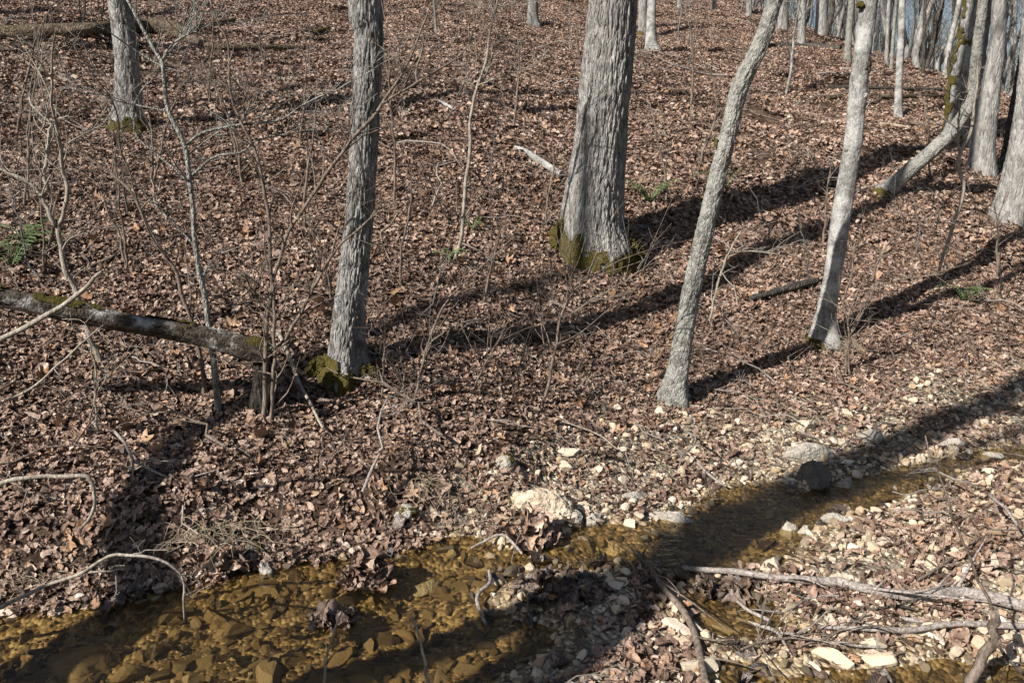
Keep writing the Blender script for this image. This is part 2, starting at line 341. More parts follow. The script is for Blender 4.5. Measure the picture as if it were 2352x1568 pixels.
def catmull(P, n):
    """resample a polyline smoothly into n points, with any number of columns"""
    P = np.asarray(P, float)
    if len(P) == 2: P = np.vstack([P[0], (P[0]+P[1])/2, P[1]])
    Q = np.vstack([2*P[0]-P[1], P, 2*P[-1]-P[-2]])
    seg = np.linalg.norm(np.diff(P[:, :3], axis=0), axis=1); cum = np.concatenate([[0], np.cumsum(seg)])
    s = np.linspace(0, cum[-1], n) if np.isscalar(n) else np.asarray(n)
    i = np.clip(np.searchsorted(cum, s, side='right') - 1, 0, len(P)-2)
    t = ((s - cum[i]) / np.maximum(seg[i], 1e-9))[:, None]
    a, b, c, d = Q[i], Q[i+1], Q[i+2], Q[i+3]
    return 0.5*((2*b) + (-a+c)*t + (2*a-5*b+4*c-d)*t*t + (-a+3*b-3*c+d)*t**3)
def frames(P):
    T = np.gradient(P, axis=0); T /= np.maximum(np.linalg.norm(T, axis=1), 1e-9)[:, None]
    ref = np.array([1.0, 0, 0]) if abs(T[0, 0]) < 0.85 else np.array([0, 0, 1.0])
    N = np.zeros_like(P); n = ref - T[0]*ref.dot(T[0]); n /= np.linalg.norm(n); N[0] = n
    for k in range(1, len(P)):
        n = n - T[k]*n.dot(T[k]); n /= np.linalg.norm(n); N[k] = n
    return T, N, np.cross(T, N)
def tube(P, r, segs, disp=None, cap=True):
    P = np.asarray(P, float); r = np.asarray(r, float)
    T, N, Bv = frames(P); th = np.linspace(0, 2*np.pi, segs, endpoint=False)
    rr = np.repeat(r[:, None], segs, 1)
    if disp is not None: rr = rr + disp(rr, th[None, :].repeat(len(P), 0), P)
    G = P[:, None, :] + rr[:, :, None] * (np.cos(th)[None, :, None]*N[:, None, :] + np.sin(th)[None, :, None]*Bv[:, None, :])
    n = len(P); idx = np.arange(n*segs).reshape(n, segs); nx = np.roll(idx, -1, 1)
    F = np.stack([idx[:-1], nx[:-1], nx[1:], idx[1:]], -1).reshape(-1, 4)
    V = G.reshape(-1, 3)
    if cap:
        V = np.vstack([V, P[0], P[-1]]); a = n*segs; b = a+1
        c0 = np.stack([idx[0], np.full(segs, a), np.full(segs, a), nx[0]], -1)
        F0 = [(nx[0][k], idx[0][k], a, a) for k in range(segs)]; F1 = [(idx[-1][k], nx[-1][k], b, b) for k in range(segs)]
        return V, F, G, [f[:3] for f in F0 + F1]
    return V, F, G, []
class MB:
    """collects tubes and faces into one mesh"""
    def __init__(s): s.V = []; s.F = []; s.T = []; s.n = 0
    def tube(s, P, r, segs=5, cap=False, disp=None):
        V, F, G, T = tube(P, r, segs, disp, cap)
        s.V.append(V); s.F.append(F + s.n); s.T += [tuple(x + s.n for x in t) for t in T]; s.n += len(V); return G
    def quads(s, V, F):
        V = np.asarray(V, float); s.V.append(V); s.F.append(np.asarray(F) + s.n); s.n += len(V)
    def build(s, name, material, parent=None, origin=(0, 0, 0), smooth=True):
        V = np.vstack(s.V) - np.asarray(origin); F = np.vstack(s.F)
        me = mesh_quads(name, V, F, smooth)
        if s.T:
            bm = bmesh.new(); bm.from_mesh(me); bm.verts.ensure_lookup_table()
            for t in s.T:
                try: bm.faces.new([bm.verts[i] for i in t])
                except ValueError: pass
            bm.to_mesh(me); bm.free()
        return link(name, me, material, parent, (0, 0, 0) if parent is not None else origin)

# ------------------------------------------------------------------ the ground
def axis(lo, a, b, hi, d0, g):
    mid = np.arange(a, b + 1e-6, d0); up = [b]; st = d0
    while up[-1] < hi: st *= g; up.append(up[-1] + st)
    dn = [a]; st = d0
    while dn[-1] > lo: st *= g; dn.append(dn[-1] - st)
    return np.concatenate([dn[:0:-1], mid, up[1:]])
gx = axis(-130, -3.6, 5.6, 130, 0.035, 1.055); gy = axis(-60, 1.1, 6.4, 170, 0.035, 1.045)
X, Y = np.meshgrid(gx, gy); Z = H(X, Y); D = poly_dist(X, Y)
ny, nx = X.shape; idx = np.arange(nx*ny).reshape(ny, nx)
Fq = np.stack([idx[:-1, :-1], idx[:-1, 1:], idx[1:, 1:], idx[1:, :-1]], -1).reshape(-1, 4)
Vg = np.stack([X, Y, Z], -1).reshape(-1, 3)
cx = (X[:-1, :-1] + X[1:, 1:]).ravel()/2; cy = (Y[:-1, :-1] + Y[1:, 1:]).ravel()/2; cdst = (D[:-1, :-1] + D[1:, 1:]).ravel()/2
farc = is_far(cx, cy)
bed_lim = np.where(farc, np.where(cx < -0.3, -0.03, 0.03) + 0.05*vnoise(cx*6, cy*6, seed=2), 0.12)
grav = (~farc) & (cx > -1.5) & (cy > 0.2) & (cdst < 3.5) | farc & (cx > -0.35) & (cdst < 0.3 + 1.3*sstep(-0.3, 0.8, cx) * (0.3 + vnoise(cx*3, cy*3, seed=8))) & (cdst < 1.6)
cls = np.where((cdst < bed_lim) & (np.abs(cx) < 12) & (cy < 12), 1, np.where(grav, 2, 0))
def sub(k, name, material):
    f = Fq[cls == k]; u, inv = np.unique(f, return_inverse=True)
    return tag(link(name, mesh_quads(name, Vg[u], inv.reshape(-1, 4)), material), kind='structure')
floor = sub(0, 'forest_floor', 'soil'); bed = sub(1, 'stream_bed', 'bed'); bar = sub(2, 'gravel_bar', 'mud')
floor['label'] = 'steep leaf covered hillside rising behind the creek'
bed['label'] = 'amber gravel bed of the shallow creek'; bar['label'] = 'gravelly soil of the low creek banks'

# water: a thin rippled sheet at level zero, clipped to the creek
wx = np.arange(-3.4, 5.6, 0.06); wy = np.arange(0.2, 6.2, 0.06); WX, WY = np.meshgrid(wx, wy); wd = poly_dist(WX, WY)
WZ = (fbm(WX*3.2, WY*5.0, seed=41) - 0.5)*0.006
wi = np.arange(WX.size).reshape(WX.shape)
keep = (wd[:-1, :-1] < 0.10) & (WX[:-1, :-1] > -3.4)
wf = np.stack([wi[:-1, :-1], wi[:-1, 1:], wi[1:, 1:], wi[1:, :-1]], -1)[keep]
u, inv = np.unique(wf, return_inverse=True)
water = tag(link('creek_water', mesh_quads('creek_water', np.stack([WX, WY, WZ], -1).reshape(-1, 3)[u], inv.reshape(-1, 4)), 'water'), 'clear amber water of the shallow creek', kind='structure')

# ------------------------------------------------------------------ bark relief
def bark_disp(kind, R0, seed, flare, base, lobes=0.3):
    def f(rr, th, P):
        z = P[:, 2][:, None].repeat(th.shape[1], 1); c, s_ = np.cos(th), np.sin(th)
        hz = np.maximum(z - base[2], 0)
        out = np.zeros_like(rr)
        if kind == 'oak':
            a, b, dep = 1/0.021, 1/0.17, 0.012
        elif kind == 'oak2':
            a, b, dep = 1/0.016, 1/0.10, 0.008
        elif kind == 'lean':
            a, b, dep = 1/0.018, 1/0.05, 0.005
        else:
            a, b, dep = 1/0.05, 1/0.10, 0.003
        x, y = c*R0*a, s_*R0*a
        wx = (vnoise(x*0.5, y*0.5, z*b*1.3, seed)-0.5)*1.8
        n = np.abs(vnoise(x+wx, y-wx, z*b, seed+1) - 0.5)*2
        m = np.abs(vnoise(x*1.8+wx, y*1.8, z*b*2.3, seed+2) - 0.5)*2
        out += dep*(np.minimum(n*2.0, 1) - 1) + dep*0.5*(np.minimum(m*2.0, 1) - 1) + (vnoise(x*3, y*3, z*b*5, seed+3)-.5)*dep*0.4
        out += (fbm(c*1.6, s_*1.6, z*1.3, 3, seed+5) - 0.5)*R0*0.11
        lob = 1 + lobes*np.sin(th*3 + seed)+lobes*0.7*np.sin(th*5 + 2.1*seed)
        out += flare*R0*np.exp(-hz/(1.1*R0+0.05))*lob
        return out
    return f

rngg = random.Random(11)
def limb_tree(mb, p0, d0, L, r0, rng, depth=0):
    """a bare limb with side branches"""
    n = 7; P = [np.array(p0)]; d = np.array(d0, float); d /= np.linalg.norm(d)
    for i in range(n-1):
        d = d + np.array([rng.gauss(0, .13), rng.gauss(0, .13), rng.gauss(0.05, .10)]); d /= np.linalg.norm(d)
        P.append(P[-1] + d*L/(n-1))
    P = np.array(P); r = np.linspace(r0, r0*0.25, n)
    mb.tube(P, r, 6 if depth == 0 else 4)
    if depth < 2:
        for k in range(5 if depth == 0 else 4):
            i = rng.randint(1, n-2); dd = (P[i+1]-P[i]); dd /= np.linalg.norm(dd)
            dd = dd + np.array([rng.gauss(0, .6), rng.gauss(0, .6), rng.gauss(0.1, .4)])
            limb_tree(mb, P[i], dd, L*rng.uniform(.35, .6), r[i]*0.55, rng, depth+1)

def make_tree(label, trace, kind='oak', material='oak', seed=1, top=11.0, flare=0.5, lobes=0.35, segs=96, ds=0.014, dy=0.0, moss=None, base_px=None,
              name='tree', group=None, limbs=4, base_w=None, depth=None, cat='tree', bend_up=0.75):
    """trace: (u, v, width) from the foot upward, in picture units; stands on the hillside at its foot"""
    b = hit(*(base_px or trace[0][:2])); yb = b[1] if depth is None else depth
    P = []; r = []
    for i, (u, v, wd) in enumerate(trace):
        p = on_y(u, v, yb); p = on_y(u, v, yb + dy*max(p[2]-b[2], 0)); dep = (p - CPOS).dot(CF)
        P.append(p); r.append(wd*0.5/FPX*dep)
    P = np.array(P); r = np.array(r)
    foot = P[0].copy(); foot[2] -= 0.22; P = np.vstack([foot, P]); r = np.concatenate([[r[0]*1.05], r])
    vis = np.linalg.norm(np.diff(P, axis=0), axis=1).sum()
    d = P[-1]-P[-3]; d /= np.linalg.norm(d); rg = random.Random(seed)
    cur = P[-1]; rad = r[-1]; ext = []; er = []
    while cur[2] - b[2] < top:
        d = d*0.9 + np.array([rg.gauss(0, .03), rg.gauss(0, .03), bend_up*0.12]); d /= np.linalg.norm(d)
        cur = cur + d*0.8; rad = max(rad*0.945, 0.012); ext.append(cur); er.append(rad)
    if ext: P = np.vstack([P, ext]); r = np.concatenate([r, er])
    tot = np.linalg.norm(np.diff(P, axis=0), axis=1).sum()
    s = np.concatenate([np.arange(0, min(vis+0.3, tot), ds), np.arange(min(vis+0.3, tot), tot, 0.25), [tot]])
    C = catmull(np.hstack([P, r[:, None]]), s); pts, rad = C[:, :3], np.maximum(C[:, 3], 0.008)
    root = empty(name, tuple(b), label, cat, group)
    mb = MB(); G = mb.tube(pts, rad, segs, True, bark_disp(kind, float(r[1]), seed, flare, b, lobes))
    trunk = mb.build('trunk', material, root, b)
    if moss is not None:
        th = np.linspace(0, 2*np.pi, segs, endpoint=False)[None, :].repeat(len(pts), 0)
        zz = G[:, :, 2] - b[2]
        nz = fbm(G[:, :, 0]*16, G[:, :, 1]*16, G[:, :, 2]*9, 4, seed+9)
        mk = moss(zz, G[:, :, 0]-pts[:, 0][:, None], G[:, :, 1]-pts[:, 1][:, None]) + (nz-0.5)*1.5 > 0.5
        mk &= zz > -0.1
        outw = G - pts[:, None, :]; outw /= np.linalg.norm(outw, axis=2)[:, :, None]
        hh = 0.004 + 0.022*fbm(G[:, :, 0]*45, G[:, :, 1]*45, G[:, :, 2]*45, 3, seed+4)
        W = G + outw*hh[:, :, None]
        moss_parts(W, mk, trunk, b)
    for k in range(limbs):
        i = int(len(pts) - 1 - rg.randint(1, max(2, int(0.4*(tot-vis)/0.25)))) if tot > vis + 2 else None
        if i is None: continue
        mb = MB(); a = rg.uniform(0, 6.28)
        limb_tree(mb, pts[i], (math.cos(a), math.sin(a), 0.8), rg.uniform(1.6, 3.2), rad[i]*0.45, rg)
        mb.build('limb', material, root, b)
    return root, b, pts, rad

def moss_parts(W, mk, root, org, wrap=True, least=30):
    """one moss part for each unbroken patch of the mask"""
    n, sg = mk.shape; ii = np.arange(n*sg).reshape(n, sg); nn = np.roll(ii, -1, 1)
    r1 = np.roll(mk, -1, 1)
    f = np.stack([ii[:-1], nn[:-1], nn[1:], ii[1:]], -1)[mk[:-1] & mk[1:] & r1[:-1] & r1[1:]]
    if not len(f): return
    lab = np.arange(n*sg)
    for _ in range(2000):
        m = lab[f].min(1); new = lab.copy(); np.minimum.at(new, f.ravel(), np.repeat(m, 4)); new = new[new]
        if (new == lab).all(): break
        lab = new
    fl = lab[f[:, 0]]; u, cnt = np.unique(fl, return_counts=True)
    for k in u[np.argsort(-cnt)][:7]:
        ff = f[fl == k]
        if len(ff) < least: continue
        q, inv = np.unique(ff, return_inverse=True)
        link('moss', mesh_quads('moss', W.reshape(-1, 3)[q] - org, inv.reshape(-1, 4)), 'moss', root)

def blob(name, c, size, seed, material, parent=None, origin=None, sub=4, rough=0.35, cuts=0, freq=2.2, fine=0.05, rot=0.0, fq=9):
    bm = bmesh.new(); bmesh.ops.create_icosphere(bm, subdivisions=sub, radius=1.0)
    V = np.array([v.co[:] for v in bm.verts]); F = np.array([[v.index for v in f.verts] for f in bm.faces]); bm.free()
    rg = np.random.RandomState(seed)
    for k in range(cuts):
        n = rg.normal(size=3); n /= np.linalg.norm(n); dd = rg.uniform(0.5, 0.85)
        q = V @ n - dd; V = V - np.outer(np.maximum(q, 0), n)
    k = 1 + (fbm(V[:, 0]*freq+seed, V[:, 1]*freq, V[:, 2]*freq, 3, seed) - 0.5)*2*rough + (fbm(V[:, 0]*fq, V[:, 1]*fq, V[:, 2]*fq+seed, 3, seed+3) - 0.5)*2*fine
    V = V*k[:, None]*np.array(size)
    ca, sa = math.cos(rot), math.sin(rot); V = V @ np.array([[ca, sa, 0], [-sa, ca, 0], [0, 0, 1]])
    me = mesh_quads(name, V, F)
    if parent is not None: return link(name, me, material, parent, tuple(np.array(c) - np.array(origin)))
    return link(name, me, material, None, tuple(c))

# ------------------------------------------------------------------ trees that stand in the picture
mossL = lambda h, sx: (lambda z, x, y: np.clip(1.1 - z/h, 0, 1) * np.clip(0.55 + sx*x*5, 0, 1.3))
T_OAK, oak_b, _, _ = make_tree('biggest trunk, thick grey oak with furrowed bark and mossy foot in mid picture',
    [(1366, 588, 165), (1358, 523, 146), (1366, 433, 134), (1377, 333, 121), (1391, 200, 119), (1402, 90, 115), (1409, 0, 112)], 'oak', 'oak', 3, 12, 0.10, 0.5, 224, 0.009,
    moss=lambda z, x, y: np.clip(1.25 - z/0.30, 0, 1)*np.clip(0.35 - x*3.2, 0, 1.2) + np.clip(1.0 - z/0.12, 0, 1)*np.clip(0.3 + x*3, 0, 1), limbs=5)
T2, t2_b, _, _ = make_tree('grey rough barked tree with mossy spreading foot left of the big oak',
    [(793, 858, 92), (796, 800, 72), (805, 690, 70), (823, 523, 67), (836, 333, 66), (838, 262, 70), (842, 215, 62), (845, 150, 68), (847, 70, 70), (839, 0, 84)], 'oak2', 'oak2', 7, 11, 0.42, 0.5, 160, 0.008,
    moss=lambda z, x, y: np.clip(1.15 - z/0.17, 0, 1)*np.clip(0.75 - x*4, 0.25, 1.3) + np.clip((z-1.98)*9, 0, 0.75)*np.clip(-y*10, 0, 1), limbs=4)
make_tree('slim grey trunk leaning to the right, foot near the creek bank',
    [(1549, 918, 54), (1557, 860, 47), (1584, 690, 45), (1621, 523, 43), (1650, 400, 41), (1675, 300, 40), (1699, 200, 42), (1748, 100, 40), (1781, 0, 36)], 'lean', 'lean', 12, 9, 0.40, 0.5, 72, 0.010,
    moss=lambda z, x, y: np.clip(0.62 - np.abs(z-1.55)*1.5, 0, 1)*np.clip(0.4 - x*8, 0, 1) + np.clip(0.5 - np.abs(z-0.95)*2, 0, 1)*np.clip(0.3+x*9, 0, 1), limbs=4)
T5, t5_b, _, _ = make_tree('pale smooth grey tree with knots, right of the leaning slim trunk',
    [(1891, 785, 56), (1897, 723, 43), (1914, 623, 40), (1928, 523, 44), (1958, 333, 41), (1966, 260, 42), (1975, 167, 41), (1985, 90, 40), (1996, 0, 41)], 'white', 'white', 17, 11, 0.28, 0.5, 72, 0.010,
    moss=lambda z, x, y: np.clip(0.75 - z/0.12, 0, 1)*np.clip(0.5 - x*8, 0, 1), limbs=4)
make_tree('dark flecked grey tree in front of the mossy fallen log, upper left',
    [(297, 292, 66), (296, 240, 58), (293, 170, 54), (288, 100, 54), (280, 40, 53), (274, 0, 52)], 'oak2', 'oak2', 23, 11, 0.3, 0.4, 72, 0.014,
    moss=lambda z, x, y: np.clip(0.8 - z/0.14, 0, 1), limbs=4)
make_tree('mossy sided tree with fissured bark behind the curved trunk, right',
    [(2205, 332, 74), (2208, 270, 66), (2213, 200, 68), (2232, 100, 64), (2248, 0, 62)], 'oak', 'oak2', 29, 12, 0.25, 0.3, 80, 0.016,
    moss=lambda z, x, y: np.clip(0.10 - x*2.6, -1, 0.72), limbs=4)
make_tree('smooth grey tree between the mossy sided tree and the picture edge',
    [(2255, 402, 60), (2258, 340, 50), (2268, 250, 46), (2284, 150, 35), (2293, 80, 33), (2296, 0, 31)], 'white', 'far', 31, 12, 0.2, 0.3, 64, 0.016, limbs=4)
make_tree('grey trunk cut by the right edge of the picture, nearest there',
    [(2318, 508, 78), (2332, 433, 66), (2350, 333, 58), (2366, 200, 54), (2378, 0, 50)], 'oak2', 'far', 37, 12, 0.2, 0.3, 72, 0.014, limbs=4,
    moss=lambda z, x, y: np.clip(0.5 - z/0.10, 0, 1)*np.clip(0.5 - x*5, 0, 1))
make_tree('dark shaded trunk just behind the trunk at the right edge',
    [(2316, 388, 42), (2325, 330, 38), (2338, 250, 36), (2352, 170, 34), (2372, 40, 32)], 'oak2', 'dark', 41, 11, 0.2, 0.3, 56, 0.02, limbs=3)  # the trunk's shade is put into its bark by the dark material
make_tree('thin whitish trunk standing alone on the slope, upper right',
    [(2063, 276, 20), (2064, 200, 16), (2068, 120, 16), (2071, 60, 15), (2073, 0, 15)], 'white', 'white', 43, 10, 0.3, 0.3, 40, 0.025, limbs=3)
make_tree('curved trunk sprawling up from the slope and bending upright, right',
    [(2028, 448, 44), (2062, 415, 34), (2120, 366, 33), (2172, 318, 33), (2210, 272, 31), (2235, 212, 27), (2244, 120, 25), (2258, 0, 22)], 'lean', 'lean', 47, 7, 0.15, 0.2, 56, 0.012, limbs=2, dy=-0.15,
    moss=lambda z, x, y: np.clip(0.75 - z/0.16, 0, 1))
make_tree('short dark trunk at the top edge, left of the big oak',
    [(1224, 62, 30), (1224, 40, 25), (1224, 0, 24)], 'oak2', 'oak2', 53, 9, 0.2, 0.3, 40, 0.03, limbs=3)
make_tree('mossy footed grey trunk just right of the big oak, top edge',
    [(1478, 84, 26), (1477, 40, 22), (1477, 0, 21)], 'oak2', 'far', 59, 9, 0.2, 0.3, 40, 0.03, limbs=3, moss=lambda z, x, y: np.clip(0.9 - z/0.3, 0, 1))
make_tree('whitish trunk with flared foot right of the big oak, top edge',
    [(1499, 122, 32), (1496, 90, 23), (1496, 40, 21), (1497, 0, 20)], 'white', 'white', 61, 9, 0.4, 0.3, 40, 0.03, limbs=3)
ridge = [('stout grey ridge trunk just right of the leaning trunk top', 1798, 72, 25, 0, 'far'), ('grey ridge trunk behind the thin white sapling', 1840, 112, 18, 4, 'far'),
         ('broad grey ridge trunk left of the pale knotted tree', 1886, 86, 27, 2, 'far'), ('slender grey ridge trunk touching the pale knotted tree', 1946, 146, 15, 10, 'lean'),
         ('thin grey ridge trunk right of the pale knotted tree', 2036, 150, 9, 6, 'far'), ('thin brown ridge trunk left of the whitish lone trunk', 2047, 165, 8, 12, 'lean'),
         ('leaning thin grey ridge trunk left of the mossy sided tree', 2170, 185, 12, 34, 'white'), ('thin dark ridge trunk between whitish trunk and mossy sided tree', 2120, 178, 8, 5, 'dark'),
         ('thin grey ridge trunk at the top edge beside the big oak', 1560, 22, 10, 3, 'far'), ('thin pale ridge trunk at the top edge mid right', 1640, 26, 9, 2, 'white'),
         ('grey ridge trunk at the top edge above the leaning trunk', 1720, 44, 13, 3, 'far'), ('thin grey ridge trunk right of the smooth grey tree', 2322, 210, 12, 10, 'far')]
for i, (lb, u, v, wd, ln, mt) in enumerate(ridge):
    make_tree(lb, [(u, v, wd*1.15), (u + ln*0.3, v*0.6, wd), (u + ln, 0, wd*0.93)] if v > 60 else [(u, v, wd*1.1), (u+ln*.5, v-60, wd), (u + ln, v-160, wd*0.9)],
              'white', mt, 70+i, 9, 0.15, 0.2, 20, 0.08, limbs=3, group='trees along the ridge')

# trees beyond the left edge and behind the camera: their shadows lie across the creek and the slope
def plain_tree(label, pts, rad, seed, material='oak2', limbs=4, group='trees outside the picture'):
    P = np.array(pts, float); b = ground(P[0][0], P[0][1]); P[0] = b - np.array([0, 0, 0.2])
    rg = random.Random(seed)
    C = catmull(np.hstack([P, np.array(rad)[:, None]]), 50)
    root = empty('tree', tuple(b), label, 'tree', group)
    mb = MB(); mb.tube(C[:, :3], C[:, 3], 28, True, bark_disp('oak2', rad[0], seed, 0.3, b)); mb.build('trunk', material, root, b)
    for k in range(limbs):
        i = rg.randint(26, 46); a = rg.uniform(0, 6.28); mb = MB()
        limb_tree(mb, C[i, :3], (math.cos(a), math.sin(a), 0.8), rg.uniform(1.5, 3), C[i, 3]*0.5, rg); mb.build('limb', material, root, b)
    return root
SV = np.array(SUN)
def caster(label, marks, rad, seed, **kw):
    """a trunk whose shadow runs over the given ground places: (picture u, v, height of the trunk point above the ground place)"""
    pts = []
    for u, v, z in marks:
        g = hit(u, v) if v < 1568 else on_z(u, v)
        pts.append(g + SV*(z/SV[2]))
    d = pts[1]-pts[0]; k = (pts[0][2]-0.05)/max(d[2], 0.2)
    pts = [pts[0]-d*k] + pts
    d = pts[-1]-pts[-2]; d /= np.linalg.norm(d)
    pts += [pts[-1] + (d*0.7+np.array([0, 0, .5]))*1.5, pts[-1] + (d*0.5+np.array([0, 0, .8]))*4]
    return plain_tree(label, pts, list(np.linspace(rad[0], rad[1], len(pts))), seed, **kw)
caster('thick trunk behind the camera whose shadow crosses the creek', [(1180, 1568, 3.2), (1420, 1370, 3.9), (1640, 1240, 4.4), (1880, 1100, 5.2), (2160, 975, 6.2), (2352, 885, 7.2)], (0.20, 0.055), 201, limbs=3)
caster('crooked thin trunk left of the camera whose shadow climbs the bank', [(90, 1560, 0.9), (240, 1460, 1.3), (350, 1385, 1.7), (335, 1280, 2.0), (325, 1140, 2.3), (400, 1050, 2.7), (490, 975, 3.2)], (0.11, 0.05), 202, limbs=1)
caster('small trunk behind the camera shading the near creek pool', [(1000, 1500, 1.9), (1150, 1430, 2.2), (1300, 1360, 2.6)], (0.09, 0.05), 203, limbs=1)
for i, (x, y, rr, lx) in enumerate([(-11.5, 9.5, 0.16, .3), (-14, 14.5, 0.2, -.4), (-17.5, 17, 0.22, .2), (-7.6, 4.3, 0.10, .5), (-9.2, 6.2, 0.13, -.2), (-13, 5.0, 0.18, .1), (-21, 20.5, 0.25, 0), (-16, 10.5, 0.2, .4)]):
    g = ground(x, y)
    plain_tree('grey tree standing beyond the left edge of the picture', [g, g+np.array([lx*.3, 0, 2]), g+np.array([lx, .2, 5]), g+np.array([lx*1.3, 0, 8]), g+np.array([lx*1.2, .3, 11])], [rr, rr*.9, rr*.8, rr*.55, rr*.3], 210+i, limbs=6)

# the snapped tree bent over at left
def px_line(tr, y0, dyu=0.0, u0=None):
    """picture trace at depth y0, drifting in depth with u"""
    P, r = [], []
    for (u, v, wd) in tr:
        y = y0 + dyu*(u - (tr[0][0] if u0 is None else u0))/1000.0
        p = on_y(u, v, y); P.append(p); r.append(wd*0.5/FPX*(p-CPOS).dot(CF))
    return np.array(P), np.array(r)
sb = hit(612, 935)
root = empty('broken_tree', tuple(sb), 'snapped mossy trunk bent over from its stump, lying toward the left edge', 'fallen tree')
P, r = px_line([(600, 965, 72), (605, 900, 58), (608, 850, 54), (606, 800, 56), (600, 778, 46)], sb[1])
C = catmull(np.hstack([P, r[:, None]]), 60); mb = MB(); mb.tube(C[:, :3], C[:, 3], 32, True, bark_disp('oak2', .05, 301, .1, sb)); mb.build('stump', 'stump', root, sb)
P, r = px_line([(622, 812, 44), (570, 800, 54), (500, 779, 50), (400, 758, 42), (267, 738, 43), (133, 709, 45), (0, 683, 46), (-160, 650, 44), (-330, 625, 40)], sb[1]-0.02, 0.55)
C = catmull(np.hstack([P, r[:, None]]), 220); mb = MB()
G = mb.tube(C[:, :3], C[:, 3], 40, True, lambda rr, th, P: (fbm(np.cos(th)*2, np.sin(th)*2, P[:, 0][:, None].repeat(40, 1)*5, 4, 7)-.5)*0.03); lt = mb.build('trunk', 'log', root, sb)
mk = (G[:, :, 2] - C[:, 2][:, None] > 0.35*C[:, 3][:, None]) & (fbm(G[:, :, 0]*9, G[:, :, 1]*9, G[:, :, 2]*9, 4, 3) > 0.47)
W = G.copy(); W[:, :, 2] += 0.004 + 0.012*fbm(G[:, :, 0]*50, G[:, :, 1]*50, G[:, :, 2]*50, 3, 5)
moss_parts(W, mk, lt, sb)

# fallen logs and dead branches lying on the slope
def lying(name, label, tr, material, cat, segs=24, n=90, amp=0.25, seed=1, lift=0.35, group=None, moss=0.0, extra=None, twigs=0):
    """a log or branch traced in the picture and laid on the ground"""
    P, r = [], []
    for u, v, wd in tr:
        g = hit(u, v); dep = (g-CPOS).dot(CF); rr = wd*0.5/FPX*dep; g = g + np.array([0, 0, rr*lift + 0.025]); P.append(g); r.append(rr)
    P = np.array(P); b = P[0].copy(); C = catmull(np.hstack([P, np.array(r)[:, None]]), n)
    C[:, :3] += 0; k = np.ones(9)/9
    for a in range(2):                                   # a log bridges the small bumps of the ground
        pad = np.pad(C[:, 2], 4, mode='edge'); C[:, 2] = np.convolve(pad, k, 'valid')
    mb = MB(); R0 = float(np.mean(r))
    dsp = lambda rr, th, PP: (fbm(np.cos(th)*1.8+seed, np.sin(th)*1.8, (PP[:, 0]+PP[:, 1])[:, None].repeat(segs, 1)*0.35/R0, 4, seed)-.5)*2*amp*rr
    G = mb.tube(C[:, :3], C[:, 3], segs, True, dsp)
    rg = random.Random(seed)
    if moss <= 0 and not extra:
        for k_ in range(twigs):
            i = rg.randint(8, n-8); d = C[i+1, :3]-C[i, :3]; d /= np.linalg.norm(d)
            dd = d + np.array([rg.gauss(0, .7), rg.gauss(0, .7), rg.uniform(.1, .8)]); L = rg.uniform(.08, .3)
            pts = [C[i, :3], C[i, :3]+dd*L*.5, C[i, :3]+dd*L+np.array([0, 0, rg.gauss(0, .03)])]
            mb.tube(catmull(pts, 5), np.linspace(C[i, 3]*.45, .0015, 5), 5)
        return tag(mb.build(name, material, None, b), label, cat, group)
    root = empty(name, tuple(b), label, cat, group); lt = mb.build('trunk', material, root, b)
    for tr2 in extra or []:
        Q, q = [], []
        for u, v, wd in tr2:
            g = hit(u, v); rr = wd*.5/FPX*(g-CPOS).dot(CF); Q.append(g+np.array([0, 0, rr*1.2])); q.append(rr)
        C2 = catmull(np.hstack([np.array(Q), np.array(q)[:, None]]), 30); m2 = MB(); m2.tube(C2[:, :3], C2[:, 3], 14, True); m2.build('branch', material, root, b)
    if moss > 0:
        mk = (G[:, :, 2] > C[:, 2][:, None]) & (fbm(G[:, :, 0]*4, G[:, :, 1]*4, G[:, :, 2]*4, 4, seed+3) > 1-moss)
        W = G.copy(); W[:, :, 2] += 0.006 + 0.03*fbm(G[:, :, 0]*25, G[:, :, 1]*25, G[:, :, 2]*25, 3, seed)
        moss_parts(W, mk, lt, b)
    return root
lying('fallen_log', 'long mossy fallen log lying across the slope at upper left', [(-120, 104, 30), (0, 98, 30), (120, 94, 30), (230, 92, 30), (330, 84, 34), (400, 92, 38), (440, 108, 24), (490, 120, 15), (590, 124, 15), (700, 123, 13)], 'rot', 'log', 28, 160, 0.3, 5, 1.1, moss=0.40,
      extra=[[(400, 82, 14), (460, 68, 12), (540, 52, 9)], [(350, 92, 12), (320, 110, 9), (300, 130, 6)]])
lying('fallen_log', 'mossy log piece on the slope at the top, right of the long log', [(715, 92, 12), (745, 80, 12), (770, 72, 9)], 'rot', 'log', 16, 40, 0.25, 6, 0.5, moss=0.7)
lying('fallen_branch', 'short lichened log with mossy end lying left of the big oak', [(1183, 352, 17), (1215, 366, 17), (1250, 388, 17), (1290, 414, 16)], 'white', 'log', 20, 60, 0.15, 8, 0.6, moss=0.22)
lying('fallen_branch', 'thin pale lichened branch lying on the slope between two trees', [(972, 230, 8), (1015, 245, 9), (1045, 262, 9), (1092, 288, 7)], 'white', 'branch', 12, 50, 0.2, 9, 0.6)
lying('fallen_log', 'dark rotten log piece left of the pale knotted tree foot', [(1722, 698, 10), (1780, 684, 16), (1835, 668, 18), (1878, 656, 14)], 'dark', 'log', 18, 60, 0.3, 10, 0.8)
lying('fallen_log', 'dark log lying behind the lone whitish trunk', [(1905, 212, 10), (1960, 211, 10), (2060, 214, 9), (2160, 216, 9)], 'dark', 'log', 14, 70, 0.25, 11, 1.2, moss=0.35)
